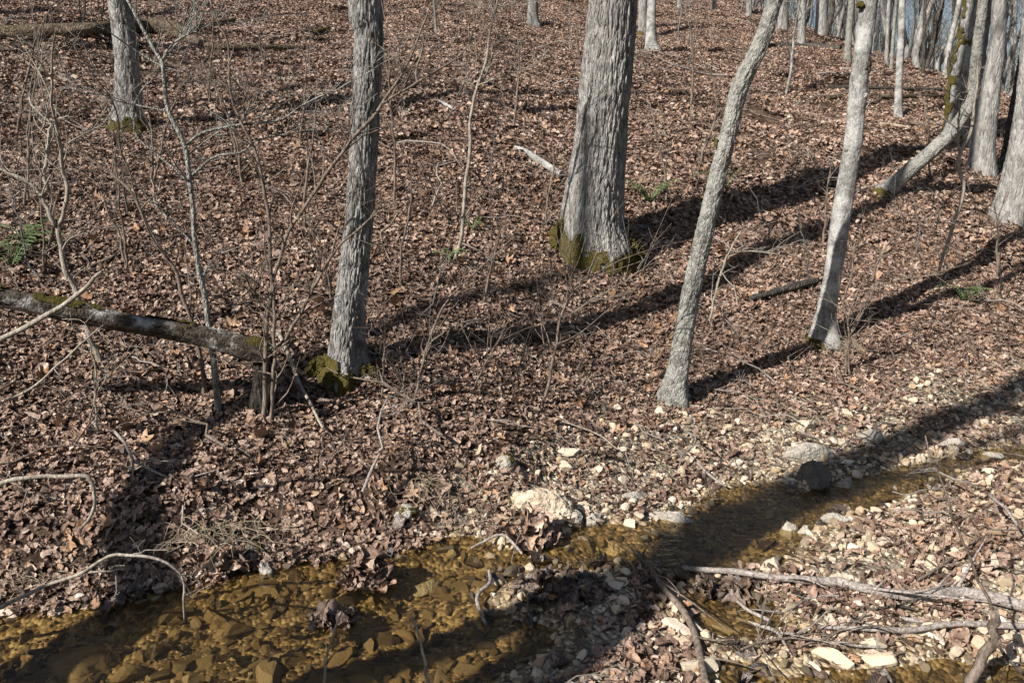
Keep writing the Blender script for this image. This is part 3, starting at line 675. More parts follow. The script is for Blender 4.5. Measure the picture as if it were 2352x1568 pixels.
lying('fallen_log', 'second dark log in front of the lone whitish trunk', [(1900, 236, 9), (1990, 230, 10), (2080, 232, 11), (2150, 230, 8)], 'rot', 'log', 14, 70, 0.3, 12, 1.2)
lying('fallen_log', 'dark log on the ridge left of the pale knotted tree', [(1760, 112, 8), (1850, 114, 12), (1930, 122, 12)], 'dark', 'log', 14, 50, 0.3, 13, 1.2)
lying('fallen_log', 'bare wooden log on the skyline ridge, upper right', [(2070, 132, 10), (2120, 127, 10), (2180, 116, 8)], 'wood', 'log', 14, 50, 0.2, 14, 1.3)
lying('fallen_log', 'weathered pale log piece right of the lone whitish trunk foot', [(2020, 294, 9), (2050, 299, 11), (2088, 303, 9)], 'wood', 'log', 14, 40, 0.3, 15, 0.9)
lying('fallen_branch', 'crooked dead branch poking from the dark logs, upper right', [(1872, 225, 4), (1895, 212, 5), (1908, 202, 4)], 'dark', 'branch', 8, 20, 0.2, 16, 0.8)
# branches of the gravel bar and the creek
lying('fallen_branch', 'long weathered branch across the gravel bar, lower right', [(1568, 1322, 12), (1685, 1328, 14), (1768, 1341, 16), (1901, 1354, 20), (1925, 1356, 23), (1968, 1366, 20), (2068, 1386, 24), (2140, 1388, 30), (2200, 1380, 26), (2268, 1392, 26), (2370, 1418, 26), (2520, 1460, 24)], 'stick', 'branch', 18, 160, 0.24, 17, 0.6, twigs=9)
lying('fallen_branch', 'lower grey branch with side arm on the gravel bar, bottom right', [(1878, 1457, 8), (1968, 1461, 11), (2085, 1466, 13), (2185, 1452, 14), (2280, 1455, 15), (2380, 1460, 15), (2500, 1470, 12)], 'stick', 'branch', 16, 120, 0.16, 18, 0.9,
      extra=[[(2066, 1424, 9), (2130, 1434, 12), (2190, 1446, 13)]])
lying('fallen_branch', 'thick curved stick running from the water to the bottom edge', [(1420, 1262, 9), (1450, 1280, 12), (1480, 1306, 12), (1501, 1330, 11), (1524, 1367, 13), (1568, 1420, 15), (1595, 1474, 16), (1608, 1530, 18), (1620, 1590, 18)], 'twigd', 'branch', 16, 110, 0.28, 19, 0.6, twigs=6)
lying('fallen_branch', 'thin grey twig curving down over wet leaves, lower right', [(1660, 1362, 7), (1690, 1395, 8), (1720, 1420, 8), (1768, 1443, 9)], 'stick', 'stick', 8, 50, 0.15, 20, 1.2)
lying('fallen_branch', 'forked grey twig lying below the long weathered branch', [(1690, 1438, 8), (1740, 1455, 9), (1780, 1468, 9), (1802, 1498, 6)], 'stick', 'stick', 8, 50, 0.15, 21, 1.4, twigs=5)
lying('fallen_branch', 'thin twig slanting over pale gravel above the long branch', [(2105, 1350, 7), (2150, 1322, 7), (2218, 1272, 5), (2250, 1248, 3)], 'twigd', 'stick', 8, 50, 0.15, 22, 1.4, twigs=4)
lying('fallen_branch', 'thin broken twig crossing the lower grey branch, bottom right', [(1840, 1500, 5), (1905, 1478, 6), (1960, 1440, 5), (2000, 1425, 3)], 'twigd', 'stick', 7, 40, 0.2, 41, 1.4, twigs=5)
lying('fallen_branch', 'short dark twig between the two weathered branches', [(2000, 1415, 5), (2060, 1408, 6), (2110, 1418, 4)], 'dark', 'stick', 7, 30, 0.2, 42, 1.2, twigs=3)
lying('fallen_branch', 'tangled twig at the shallow pool edge, bottom middle right', [(1700, 1510, 5), (1750, 1490, 6), (1830, 1480, 6), (1860, 1462, 3)], 'twigd', 'stick', 7, 40, 0.2, 43, 1.4, twigs=6)
lying('fallen_branch', 'dark twig slanting over leaves at the bottom right corner', [(2290, 1500, 6), (2310, 1530, 8), (2345, 1565, 9)], 'dark', 'stick', 7, 30, 0.2, 44, 1.2, twigs=2)
lying('fallen_branch', 'slim grey twig lying among leaves at the bottom right', [(1920, 1490, 6), (1968, 1500, 7), (2030, 1504, 6)], 'stick', 'stick', 8, 30, 0.15, 23, 1.2)
lying('fallen_branch', 'short forked twig reaching out of the creek mid picture', [(1082, 1278, 5), (1110, 1264, 6), (1152, 1248, 7), (1180, 1270, 7), (1200, 1292, 5)], 'stick', 'stick', 8, 50, 0.1, 24, 3.0)
lying('fallen_branch', 'crooked lichened stick standing in the shallow creek pool', [(1124, 1334, 8), (1125, 1362, 9), (1098, 1390, 9), (1100, 1420, 9), (1116, 1456, 7)], 'stick', 'stick', 10, 50, 0.15, 25, 3.0)
lying('fallen_branch', 'curved root like stick lying on gravel behind the big pale rock', [(1332, 1062, 6), (1350, 1052, 8), (1390, 1056, 8), (1440, 1071, 6)], 'rot', 'stick', 8, 40, 0.15, 26, 1.2)
lying('fallen_branch', 'thin pale twig lying on bare soil below the slim leaning trunk', [(1262, 973, 4), (1320, 990, 4), (1380, 1015, 4), (1420, 1048, 3)], 'twig', 'stick', 7, 40, 0.1, 27, 2.0)
lying('fallen_branch', 'pale stick leaning down from the snapped trunk to the leaves', [(640, 785, 9), (665, 840, 9), (690, 905, 8), (715, 950, 7), (744, 1008, 6)], 'twig', 'stick', 8, 50, 0.12, 28, 3.5)
lying('fallen_branch', 'straight twig lying beside gravel right of the pale rock', [(1600, 1075, 5), (1630, 1105, 6), (1668, 1133, 5)], 'stick', 'stick', 7, 30, 0.1, 29, 1.5)

# ------------------------------------------------------------------ saplings and shrubs
def path_tube(mb, tr, y0, r_end=None, dyu=0.0, segs=6, seed=0, drift=0.0):
    P, r = px_line(tr, y0, dyu)
    rg = random.Random(seed)
    n = max(8, int(np.linalg.norm(np.diff(P, axis=0), axis=1).sum()/0.03))
    C = catmull(np.hstack([P, r[:, None]]), min(n, 140))
    L = np.linspace(0, 1, len(C)); C[:, 1] += drift*L*L
    C[:, 0] += (vnoise(L*14+seed*3.1, L*0+seed)-.5)*0.012; C[:, 1] += (vnoise(L*11+seed*1.7, L*0-seed)-.5)*0.03
    C[:, 3] = np.maximum(C[:, 3]*1.05, 0.0018)
    mb.tube(C[:, :3], C[:, 3], segs, True); return C
def side_twigs(mb, C, n, L, rg, up=0.35, lo=0.15, depth=1):
    for k in range(n):
        i = rg.randint(int(lo*len(C)), len(C)-2); d = C[i+1, :3]-C[i, :3]; d = d/max(np.linalg.norm(d), 1e-6)
        dd = d*0.6 + np.array([rg.gauss(0, .7), rg.gauss(0, .5), rg.gauss(up, .4)]); dd /= np.linalg.norm(dd); l = L*rg.uniform(.35, 1.1)
        side = np.array([rg.gauss(0, .25), rg.gauss(0, .25), rg.gauss(0.05, .2)])
        pts = catmull([C[i, :3], C[i, :3]+dd*l*.45, C[i, :3]+(dd+side)*l], 7)
        r0 = min(C[i, 3]*.6, .0055); rr = np.linspace(r0, 0.0011, 7)
        mb.tube(pts, rr, 4)
        if depth > 0: side_twigs(mb, np.hstack([pts, rr[:, None]]), 2, l*.5, rg, up, .3, depth-1)
def sapling(label, stems, branches=(), material='twig', seed=1, tw=8, twl=0.3, y=None, dyu=0.0, group=None, name='sapling', cat='sapling', drift=None, base=None):
    b = hit(*stems[0][0][:2]) if base is None else np.array(base)
    y0 = b[1] if y is None else y
    rg = random.Random(seed); root = empty(name, tuple(b), label, cat, group)
    for k, tr in enumerate(stems):
        mb = MB(); t0 = list(tr)
        if y is None: t0 = [(tr[0][0], tr[0][1]+10, tr[0][2])] + t0
        C = path_tube(mb, t0, y0 + (0 if k == 0 else rg.uniform(-.06, .06)), seed=seed+k, dyu=dyu); side_twigs(mb, C, tw, twl, rg); mb.build('stem', material, root, b)
    for k, tr in enumerate(branches):
        mb = MB(); C = path_tube(mb, tr, y0, seed=seed+20+k, dyu=dyu, segs=5, drift=rg.uniform(-.35, .25) if drift is None else drift); side_twigs(mb, C, tw+3, twl, rg); mb.build('branch', material, root, b)
    return root
sapling('speckled pale sapling with long side branches, front left', [[(502, 942, 17), (487, 806, 14), (473, 723, 13), (460, 640, 12), (447, 523, 11), (443, 490, 11), (437, 417, 11), (427, 333, 11), (393, 260, 10), (377, 183, 9), (370, 143, 9), (347, 107, 8), (320, 57, 7), (290, 0, 6), (262, -60, 5)]],
    [[(440, 405, 7), (493, 360, 6), (550, 350, 6), (583, 322, 5), (633, 310, 4), (700, 300, 3), (784, 293, 2)], [(428, 333, 7), (467, 306, 7), (533, 290, 6), (643, 276, 5), (700, 243, 4), (784, 208, 3), (880, 165, 2)],
     [(370, 145, 6), (400, 97, 5), (417, 50, 4), (428, 20, 3)], [(400, 97, 5), (450, 70, 4), (483, 53, 3), (560, 45, 2)], [(430, 415, 5), (370, 362, 4), (318, 315, 4), (304, 262, 4), (318, 215, 3), (350, 170, 3), (400, 105, 2)],
     [(393, 258, 4), (330, 245, 3), (250, 228, 3), (160, 200, 2), (90, 160, 2)]], 'lean', 401, 8, .35)
sapling('forked tan shrub with thick crooked arms at the left edge', [[(232, 836, 13), (217, 806, 13), (200, 756, 13), (177, 680, 13), (160, 640, 13), (143, 590, 12), (131, 520, 12)]],
    [[(131, 522, 11), (113, 482, 10), (97, 452, 10), (65, 420, 8), (23, 397, 7), (-40, 375, 6)], [(98, 450, 9), (109, 428, 9), (99, 395, 8), (97, 333, 8), (93, 285, 6), (60, 262, 5), (0, 217, 4)], [(131, 520, 10), (147, 490, 9), (160, 437, 9), (147, 393, 8), (153, 333, 7), (150, 250, 6), (163, 200, 5), (190, 140, 4), (215, 95, 3)],
     [(97, 300, 4), (110, 250, 3), (95, 180, 3), (110, 100, 2)], [(153, 330, 4), (215, 290, 3), (240, 225, 3)]], 'twig', 402, 6, .35)
sapling('twin stemmed brown sapling beside the snapped stump', [[(603, 962, 12), (613, 823, 11), (617, 723, 10), (623, 656, 9), (620, 523, 8), (607, 450, 8), (597, 393, 7), (580, 333, 7), (547, 267, 6), (527, 200, 6), (520, 100, 5), (500, 57, 4), (480, 0, 4)], [(622, 962, 8), (630, 856, 8), (630, 723, 7), (627, 650, 6)]],
    [[(623, 656, 8), (643, 596, 8), (670, 523, 8), (733, 423, 8), (784, 350, 8), (872, 243, 8), (930, 150, 5), (962, 80, 4), (985, 0, 3)], [(872, 243, 6), (960, 185, 5), (1040, 130, 4), (1085, 80, 3)], [(620, 808, 8), (653, 780, 8), (683, 733, 8), (717, 676, 7), (733, 643, 7), (784, 566, 6), (850, 505, 4), (920, 455, 3)],
     [(615, 720, 5), (590, 670, 4), (585, 620, 3)], [(555, 285, 4), (575, 220, 3), (580, 180, 2)]], 'twigd', 403, 12, .35)
sapling('dark crooked sapling left of the speckled pale one', [[(470, 914, 10), (460, 823, 10), (443, 740, 9), (423, 683, 9), (407, 630, 9), (377, 583, 8), (343, 523, 8), (307, 450, 7), (262, 405, 6), (215, 372, 5), (150, 330, 3)]], [[(333, 510, 5), (300, 400, 4), (285, 340, 4), (290, 250, 3), (240, 120, 2)]], 'twigd', 404, 9, .35)
sapling('slender whitish sapling rising left of the big oak', [[(1045, 603, 8), (1060, 540, 8), (1067, 467, 8), (1074, 383, 8), (1081, 333, 8), (1081, 283, 7), (1091, 217, 7), (1104, 177, 6), (1117, 133, 6), (1124, 77, 5), (1137, 27, 5), (1146, -20, 4)]],
    [[(1097, 197, 4), (1167, 170, 3), (1234, 143, 3), (1264, 103, 2)], [(1137, 20, 3), (1175, 8, 3), (1200, -6, 2)], [(1091, 205, 3), (1065, 165, 2), (1055, 140, 2)]], 'twig', 405, 7, .4)
sapling('clump of thin brown stems in front of the long tree shadow', [[(947, 930, 6), (967, 850, 6), (984, 790, 5), (1014, 713, 5), (1084, 633, 3), (1184, 543, 2)], [(930, 920, 5), (927, 856, 5), (917, 790, 4), (905, 750, 2)], [(952, 928, 5), (980, 806, 5), (1024, 756, 3)], [(880, 905, 5), (882, 800, 4), (886, 740, 2)], [(1090, 880, 4), (1140, 790, 3), (1170, 735, 2)]], [], 'twigd', 406, 9, .3, name='shrub', cat='shrub')
sapling('single brown sapling with twigs spreading right below the big oak', [[(1244, 935, 7), (1264, 866, 7), (1277, 790, 6), (1287, 740, 6), (1307, 683, 5), (1350, 640, 4), (1440, 590, 2)]], [[(1291, 733, 4), (1384, 673, 4), (1450, 636, 3), (1517, 580, 2)], [(1307, 683, 3), (1296, 610, 2), (1300, 560, 2)]], 'twigd', 407, 12, .35)
sapling('bushy thin stems standing right of the pale knotted tree foot', [[(1941, 858, 6), (1951, 773, 6), (1985, 710, 6), (2005, 656, 5), (2018, 600, 5), (2045, 543, 3)], [(1952, 860, 5), (1948, 740, 4), (1968, 673, 4), (2008, 630, 3)], [(1950, 770, 4), (1938, 690, 4), (1952, 640, 4), (1965, 560, 3)]], [[(2005, 660, 3), (2060, 640, 3), (2130, 618, 2)]], 'twigd', 408, 10, .3, name='shrub', cat='shrub')
sapling('crooked pale sapling in front of the curved trunk, right', [[(2150, 645, 6), (2188, 523, 7), (2211, 433, 8), (2201, 367, 8), (2228, 300, 7), (2241, 217, 5), (2246, 120, 4)]], [[(2202, 350, 5), (2190, 270, 4), (2185, 205, 3)], [(2211, 430, 3), (2165, 470, 3), (2140, 540, 2)]], 'twig', 409, 8, .3)
sapling('thin white sapling on the slope between leaning trunk and knotted tree', [[(1805, 215, 6), (1818, 150, 6), (1825, 67, 5), (1835, 17, 5), (1842, -30, 4)]], [[(1835, 20, 3), (1818, -10, 3)], [(1825, 60, 2), (1850, 30, 2)]], 'white', 410, 5, .5)
sapling('leaning dark sapling just left of the slim leaning trunk', [[(1600, 440, 5), (1612, 360, 5), (1640, 280, 4), (1645, 230, 3), (1632, 150, 2)]], [], 'twigd', 411, 8, .45)
sapling('thin pale sapling left of the slim leaning trunk foot', [[(1628, 745, 5), (1652, 640, 5), (1680, 570, 4), (1700, 530, 3)]], [[(1670, 590, 3), (1715, 575, 3), (1770, 578, 2)]], 'twig', 412, 7, .25)
sapling('bent bare sapling drooping over the gravel bar at right', [[(2285, 1400, 22), (2281, 1462, 22), (2262, 1510, 24), (2235, 1565, 25), (2190, 1640, 26)]], [[(2281, 1412, 7), (2278, 1388, 7), (2251, 1328, 7), (2225, 1265, 6), (2201, 1225, 6), (2185, 1172, 5), (2161, 1105, 5), (2135, 1045, 4), (2122, 998, 3)]], 'twigd', 413, 0, .1, y=2.25, drift=0.0, base=on_y(2190, 1640, 2.25))
sapling('thin tan twig sprouting from the bottom edge, middle', [[(990, 1640, 9), (981, 1568, 8), (967, 1478, 6), (955, 1440, 5), (942, 1405, 4)]], [], 'twig', 414, 0, .1, y=1.95, base=on_y(990, 1640, 1.95))
sapling('thin tan twig sprouting from the bottom edge, left of middle', [[(728, 1640, 7), (742, 1560, 6), (765, 1460, 5), (787, 1404, 3)]], [], 'twig', 415, 0, .1, y=1.95, base=on_y(728, 1640, 1.95))
sapling('bare stick slanting in from the left edge over the snapped trunk', [[(-160, 880, 14), (-60, 815, 13), (0, 779, 12), (73, 743, 12), (140, 703, 11), (187, 666, 10), (233, 623, 7)]], [], 'twig', 416, 0, .1, y=2.6, base=on_y(-160, 880, 2.6))
sapling('hooked bare branch reaching in from the left edge above the creek', [[(-160, 1190, 14), (-60, 1140, 12), (0, 1112, 11), (50, 1099, 10), (133, 1096, 10), (198, 1094, 10), (213, 1112, 9), (217, 1138, 8), (210, 1178, 8), (187, 1210, 6)]], [], 'twig', 417, 0, .1, y=2.3, base=on_y(-160, 1190, 2.3))
sapling('arching twig hanging from the left edge down to the water', [[(-120, 1450, 10), (0, 1396, 9), (90, 1350, 8), (187, 1315, 8), (230, 1290, 7), (267, 1275, 7), (333, 1273, 7), (383, 1285, 6), (413, 1315, 6), (423, 1345, 5), (420, 1385, 5), (423, 1432, 4)]],
    [[(187, 1315, 5), (257, 1308, 4), (266, 1345, 3), (262, 1375, 2)], [(413, 1318, 3), (443, 1328, 2)], [(422, 1362, 3), (442, 1368, 2)], [(300, 1273, 3), (345, 1262, 2), (388, 1266, 2)]], 'twig', 418, 0, .1, y=2.45, drift=0.0, base=on_y(-120, 1450, 2.45))
sapling('thin pale twig slanting up from the left edge below the snapped trunk', [[(-60, 960, 7), (0, 927, 6), (83, 883, 6), (150, 823, 5), (200, 777, 4), (240, 745, 2)]], [], 'twig', 419, 5, .15, y=2.9, base=on_y(-60, 960, 2.9))
sapling('thin upright seedling below the snapped trunk, far left', [[(227, 1005, 7), (220, 935, 6), (220, 880, 5), (213, 806, 4), (190, 765, 2)]], [[(222, 905, 4), (250, 870, 3), (305, 820, 2)]], 'twig', 420, 7, .2)
for i, (u, v, h, lean, lb) in enumerate([
        (700, 520, 330, 30, 'thin bare sapling among brush left of the second tree'), (905, 470, 400, -10, 'thin bare sapling just right of the second tree'),
        (1180, 300, 290, 15, 'thin bare sapling above the short lichened log'), (1255, 520, 260, 20, 'thin bare sapling against the left of the big oak'),
        (1530, 470, 260, -30, 'thin bare sapling rising from the ferns by the big oak'), (1585, 250, 240, 20, 'thin bare sapling behind the ferns, mid slope'),
        (1700, 300, 200, 10, 'thin bare sapling right of the leaning trunk middle'), (1890, 560, 230, 30, 'thin bare sapling left of the pale knotted tree'),
        (2140, 420, 210, -10, 'thin bare sapling under the curved trunk'), (60, 470, 420, 20, 'twiggy bare shrub above the fern at the left edge'),
        (40, 300, 280, 30, 'twiggy bare shrub at the left edge below the mossy log'),
        (350, 420, 330, 40, 'twiggy bare shrub right of the flecked grey tree foot'), (560, 420, 330, -40, 'twiggy bare shrub behind the twin stemmed sapling'),
        (690, 330, 300, 20, 'thin bare sapling below the mossy log end'), (480, 250, 240, 10, 'thin bare sapling in front of the mossy log end'),
        (920, 660, 260, 25, 'thin seedling right of the second tree, lower slope'), (1110, 700, 190, 40, 'thin seedling above the long tree shadow'),
        (820, 330, 310, 20, 'thin bare sapling hard against the second tree'), (2290, 640, 200, 15, 'thin bare seedling near the right edge'),
        (960, 200, 200, 8, 'thin bare sapling high on the slope near the top'), (1340, 200, 200, -12, 'thin bare sapling hard left of the big oak top'),
        (100, 640, 300, 30, 'twiggy shrub behind the snapped trunk, far left'), (290, 620, 300, -30, 'twiggy shrub behind the middle of the snapped trunk'), (760, 700, 200, -30, 'twiggy seedling left of the mossy footed second tree')]):
    rg = random.Random(500+i); k = 2 if 'shrub' in lb else 1
    st = []
    for j in range(k):
        l2 = lean + rg.uniform(-60, 60)*(k > 1); hh = h*rg.uniform(.7, 1.05)
        st.append([(u+rg.uniform(-5, 5)*(k > 1), v, 6), (u+l2*.2+rg.uniform(-6, 6), v-hh*.3, 5), (u+l2*.55+rg.uniform(-8, 8), v-hh*.65, 4), (u+l2+rg.uniform(-8, 8), v-hh, 2)])
    sapling(lb, st, [], 'twigd', 500+i, 5 if k > 1 else 6, .36, name='shrub' if k > 1 else 'sapling', cat='shrub' if k > 1 else 'sapling')

# ------------------------------------------------------------------ leaf shapes
def leaf_verts(kind, L, rg, st=13, cols=2):
    """one curled dry leaf lying along +y about its middle"""
    if kind == 'maple':
        N = 22; V = [(0, 0.0)]; lob = [1.571, 1.571+.95, 1.571-.95, 1.571+1.95, 1.571-1.95]
        for ring in (0.55, 1.0):
            for k in range(N):
                a = 2*math.pi*k/N
                q = 0.36 + 0.64*max(math.exp(-(((a-c+math.pi) % (2*math.pi)-math.pi)/0.27)**2)*(1-.12*abs(i-0)*.5) for i, c in enumerate(lob))
                V.append((math.cos(a)*q*ring*L*.55, math.sin(a)*q*ring*L*.55))
        F = [(0, 1+k, 1+(k+1) % N) for k in range(N)]
        for k in range(N):
            a, b, c, d = 1+k, 1+(k+1) % N, 1+N+(k+1) % N, 1+N+k
            F += [(a, d, c), (a, c, b)]
        xy = np.array(V)
    else:
        lobes, Wd, lo = {'oak': (4, .30, .45), 'redoak': (3, .36, .38), 'plain': (0, .24, 1.0), 'broad': (0, .33, 1.0)}[kind]
        xs = np.linspace(-1, 1, 2*cols+1); xy = []
        for i in range(st):
            u = i/(st-1); e = Wd*L*max(math.sin(math.pi*min(1, u**.85)), 0)**.7
            if lobes: e *= lo + (1-lo)*abs(math.sin(lobes*math.pi*u))
            e = max(e, .004)
            for c in xs: xy.append((c*e*(1+rg.uniform(-.12, .12)), (u-.5)*L))
        F = []; k = len(xs)
        for i in range(st-1):
            for j in range(k-1):
                a = i*k+j; F += [(a, a+1, a+k+1), (a, a+k+1, a+k)]
        xy = np.array(xy)
    x, y = xy[:, 0], xy[:, 1]; z = np.zeros(len(x)); uv = np.stack([x/L, y/L, np.full(len(x), rg.uniform(0, 9))], 1)
    z += abs(x)*rg.uniform(-.2, .8)
    s = rg.uniform(0, 9); z += L*.10*(vnoise(x/L*5+s, y/L*5, seed=int(s*9))-.5)*2*rg.uniform(.6, 1.5)
    hc = rg.random() < .3; k1 = rg.uniform(-1, 1)*(14 if hc else 7); k2 = rg.choice([-1, 1])*rg.uniform(*((18, 45) if hc else (2, 20)))
    if abs(k1) > .3: z += (1-np.cos(k1*y))/k1; y = np.sin(k1*y)/k1
    z += (1-np.cos(np.clip(k2*x, -2.4, 2.4)))/k2; x = np.sin(np.clip(k2*x, -1.5, 1.5))/k2 + (x - np.clip(x, -1.5/abs(k2), 1.5/abs(k2)))*.3
    tw = rg.uniform(-1, 1)*5; a = tw*y; x, z = x*np.cos(a)-z*np.sin(a), x*np.sin(a)+z*np.cos(a)
    return np.stack([x, y, z], 1), np.array(F), uv
def leaf_mesh(name, V, F, uv):
    me = mesh_quads(name, V, F); a = me.attributes.new('leafco', 'FLOAT_VECTOR', 'POINT'); a.data.foreach_set('vector', np.asarray(uv, np.float32).ravel()); return me
rgl = random.Random(5)
LIB = bpy.data.collections.new('leaf_shapes'); LIBF = bpy.data.collections.new('leaf_clusters'); LIBP = bpy.data.collections.new('pebble_shapes')
LIBT = bpy.data.collections.new('stem_shapes'); LIBS = bpy.data.collections.new('twig_shapes'); LIBW = bpy.data.collections.new('wet_leaf_shapes')
kinds = ['oak']*7 + ['redoak']*4 + ['plain']*5 + ['broad']*5 + ['maple']*4
LEAF = []
for i, kd in enumerate(kinds):
    V, F, uv = leaf_verts(kd, 0.105 if kd != 'maple' else 0.12, rgl); me = leaf_mesh('leaf_%02d' % i, V, F, uv); me.materials.append(M['leafo'] if kd == 'maple' and i % 2 else M['leaf']); LEAF.append(me)
    o = bpy.data.objects.new('leaf_%02d' % i, me); LIB.objects.link(o)
    if i % 3 == 0:
        mw = me.copy(); mw.materials.clear(); mw.materials.append(M['leafw']); LIBW.objects.link(bpy.data.objects.new('wet_%02d' % i, mw))
def rot_euler(v, e):
    m = np.array(Euler(e).to_matrix()); return v @ m.T
def cluster(n, rad, rg, L=(.028, .058), zr=.025, tilt=.45, st=8):
    Vs, Fs, Us, c = [], [], [], 0
    for k in range(n):
        V, F, uv = leaf_verts(rg.choice(['oak', 'plain', 'broad', 'redoak', 'broad']), rg.uniform(*L), rg, st, 1)
        V = rot_euler(V, (rg.gauss(0, tilt), rg.gauss(0, tilt), rg.uniform(0, 6.28)))
        a = rg.uniform(0, 6.28); q = rad*math.sqrt(rg.random()); V += np.array([math.cos(a)*q, math.sin(a)*q, rg.uniform(0.005, zr)])
        Vs.append(V); Fs.append(F+c); Us.append(uv); c += len(V)
    return np.vstack(Vs), np.vstack(Fs), np.vstack(Us)
for i in range(9):
    V, F, uv = cluster(200, .28, rgl); me = leaf_mesh('cluster_%02d' % i, V, F, uv); me.materials.append(M['leaf']); LIBF.objects.link(bpy.data.objects.new('cluster_%02d' % i, me))

def stone_mesh(seed, sub=2, flat=0.6, cuts=5):
    bm = bmesh.new(); bmesh.ops.create_icosphere(bm, subdivisions=sub, radius=1.0)
    V = np.array([v.co[:] for v in bm.verts]); F = np.array([[v.index for v in f.verts] for f in bm.faces]); bm.free()
    rg = np.random.RandomState(seed)
    for k in range(cuts):
        n = rg.normal(size=3); n /= np.linalg.norm(n); q = V @ n - rg.uniform(.35, .75); V = V - np.outer(np.maximum(q, 0), n)
    V *= (1 + (fbm(V[:, 0]*2+seed, V[:, 1]*2, V[:, 2]*2, 3, seed)-.5)*.30)[:, None]
    V *= np.array([1, rg.uniform(.6, .95), rg.uniform(flat*.6, flat*1.2)])
    return V, F
for i in range(10):
    V, F = stone_mesh(900+i, 2, .75, 9); me = mesh_quads('pebble_%02d' % i, V, F, False); me.materials.append(M['pebble']); LIBP.objects.link(bpy.data.objects.new('pebble_%02d' % i, me))
LIBB = bpy.data.collections.new('bed_pebble_shapes')
for i in range(10):
    me = LIBP.objects['pebble_%02d' % i].data.copy(); me.materials.clear(); me.materials.append(M['bedstone']); LIBB.objects.link(bpy.data.objects.new('bedpeb_%02d' % i, me))

# ------------------------------------------------------------------ scatter: points carry turn, size and shape number
def scatter(name, P, E, S, I, coll, label, cat):
    me = bpy.data.meshes.new(name); P = np.asarray(P, np.float32); me.vertices.add(len(P)); me.vertices.foreach_set('co', P.ravel())
    a = me.attributes.new('turn', 'FLOAT_VECTOR', 'POINT'); a.data.foreach_set('vector', np.asarray(E, np.float32).ravel())
    a = me.attributes.new('size', 'FLOAT', 'POINT'); a.data.foreach_set('value', np.asarray(S, np.float32))
    a = me.attributes.new('shape', 'INT', 'POINT'); a.data.foreach_set('value', np.asarray(I, np.int32))
    me.update(); o = bpy.data.objects.new(name, me); COL.objects.link(o)
    ng = bpy.data.node_groups.new(name, 'GeometryNodeTree')
    ng.interface.new_socket('Geometry', in_out='INPUT', socket_type='NodeSocketGeometry'); ng.interface.new_socket('Geometry', in_out='OUTPUT', socket_type='NodeSocketGeometry')
    gi, go = ng.nodes.new('NodeGroupInput'), ng.nodes.new('NodeGroupOutput')
    ci = ng.nodes.new('GeometryNodeCollectionInfo'); ci.inputs['Collection'].default_value = coll; ci.inputs['Separate Children'].default_value = True; ci.inputs['Reset Children'].default_value = True
    ip = ng.nodes.new('GeometryNodeInstanceOnPoints'); ip.inputs['Pick Instance'].default_value = True
    def attr(nm, ty):
        n = ng.nodes.new('GeometryNodeInputNamedAttribute'); n.data_type = ty; n.inputs['Name'].default_value = nm; return [s for s in n.outputs if s.enabled][0]
    er = ng.nodes.new('FunctionNodeEulerToRotation'); ng.links.new(attr('turn', 'FLOAT_VECTOR'), er.inputs[0])
    ng.links.new(gi.outputs[0], ip.inputs['Points']); ng.links.new(ci.outputs[0], ip.inputs['Instance']); ng.links.new(er.outputs[0], ip.inputs['Rotation'])
    ng.links.new(attr('size', 'FLOAT'), ip.inputs['Scale']); ng.links.new(attr('shape', 'INT'), ip.inputs['Instance Index']); ng.links.new(ip.outputs[0], go.inputs[0])
    md = o.modifiers.new('scatter', 'NODES'); md.node_group = ng
    return tag(o, label, cat, kind='stuff')
def normals(x, y, e=.06):
    hx = (H(x+e, y)-H(x-e, y))/(2*e); hy = (H(x, y+e)-H(x, y-e))/(2*e)
    n = np.stack([-hx, -hy, np.ones_like(hx)], 1); return n/np.linalg.norm(n, axis=1)[:, None]
def turns(n, rng, tilt, up=0.8):
    """random turn of a piece that rests on a surface with this normal"""
    out = np.zeros((len(n), 3)); e = rng.normal(0, 1, (len(n), 2))*tilt; z = rng.uniform(0, 6.283, len(n))
    for i in range(len(n)):
        v = Vector(n[i]); v = Vector((v.x*up, v.y*up, v.z)); q = Vector((0, 0, 1)).rotation_difference(v.normalized())
        out[i] = (q.to_matrix() @ Euler((e[i, 0], e[i, 1], z[i])).to_matrix()).to_euler()[:]
    return out
rng = np.random.RandomState(77)
def gravel_zone(x, y, d, far):
    g = far*sstep(-0.5, 0.4, x)*(1-sstep(0.35, 1.15, d + 0.9*(fbm(x*2.2, y*2.2, seed=61)-.5)))
    return g*(0.62 + 0.38*sstep(.42, .54, fbm(x*3.1, y*3.1, seed=62)))
def cand(x0, x1, y0, y1, dens, margin=1.3, slope=.76):
    n = int((x1-x0)*(y1-y0)*dens); x = rng.uniform(x0, x1, n); y = rng.uniform(y0, y1, n)
    k = np.abs(x) < slope*y + margin; return x[k], y[k]

# dry leaves near the camera, one by one
x, y = cand(-7.5, 8, 0.9, 8.0, 3900); d = poly_dist(x, y); far = is_far(x, y).astype(float)
patch = fbm(x*1.5+4, y*1.5, seed=71); thin = fbm(x*0.9, y*0.9, seed=72)
dens = far*(np.where(x < -.3, sstep(-.07, 0.0, d), sstep(-0.02, 0.10, d))*(1-0.90*gravel_zone(x, y, d, far))*(0.8+0.5*thin)) + (1-far)*sstep(-0.02, 0.12, d)*np.where(patch > 0.48, 0.40, 0.09)
dens *= np.where(y < 1.2, .5, 1)
k = rng.uniform(size=len(x)) < dens; x, y, d, far = x[k], y[k], d[k], far[k]
r = np.hypot(x, y)
N = normals(x, y); E = turns(N, rng, 0.37); S = rng.uniform(.19, .50, len(x))*np.where(rng.uniform(size=len(x)) < .05, 1.6, 1)*np.where(far < .5, 1.3, 1)
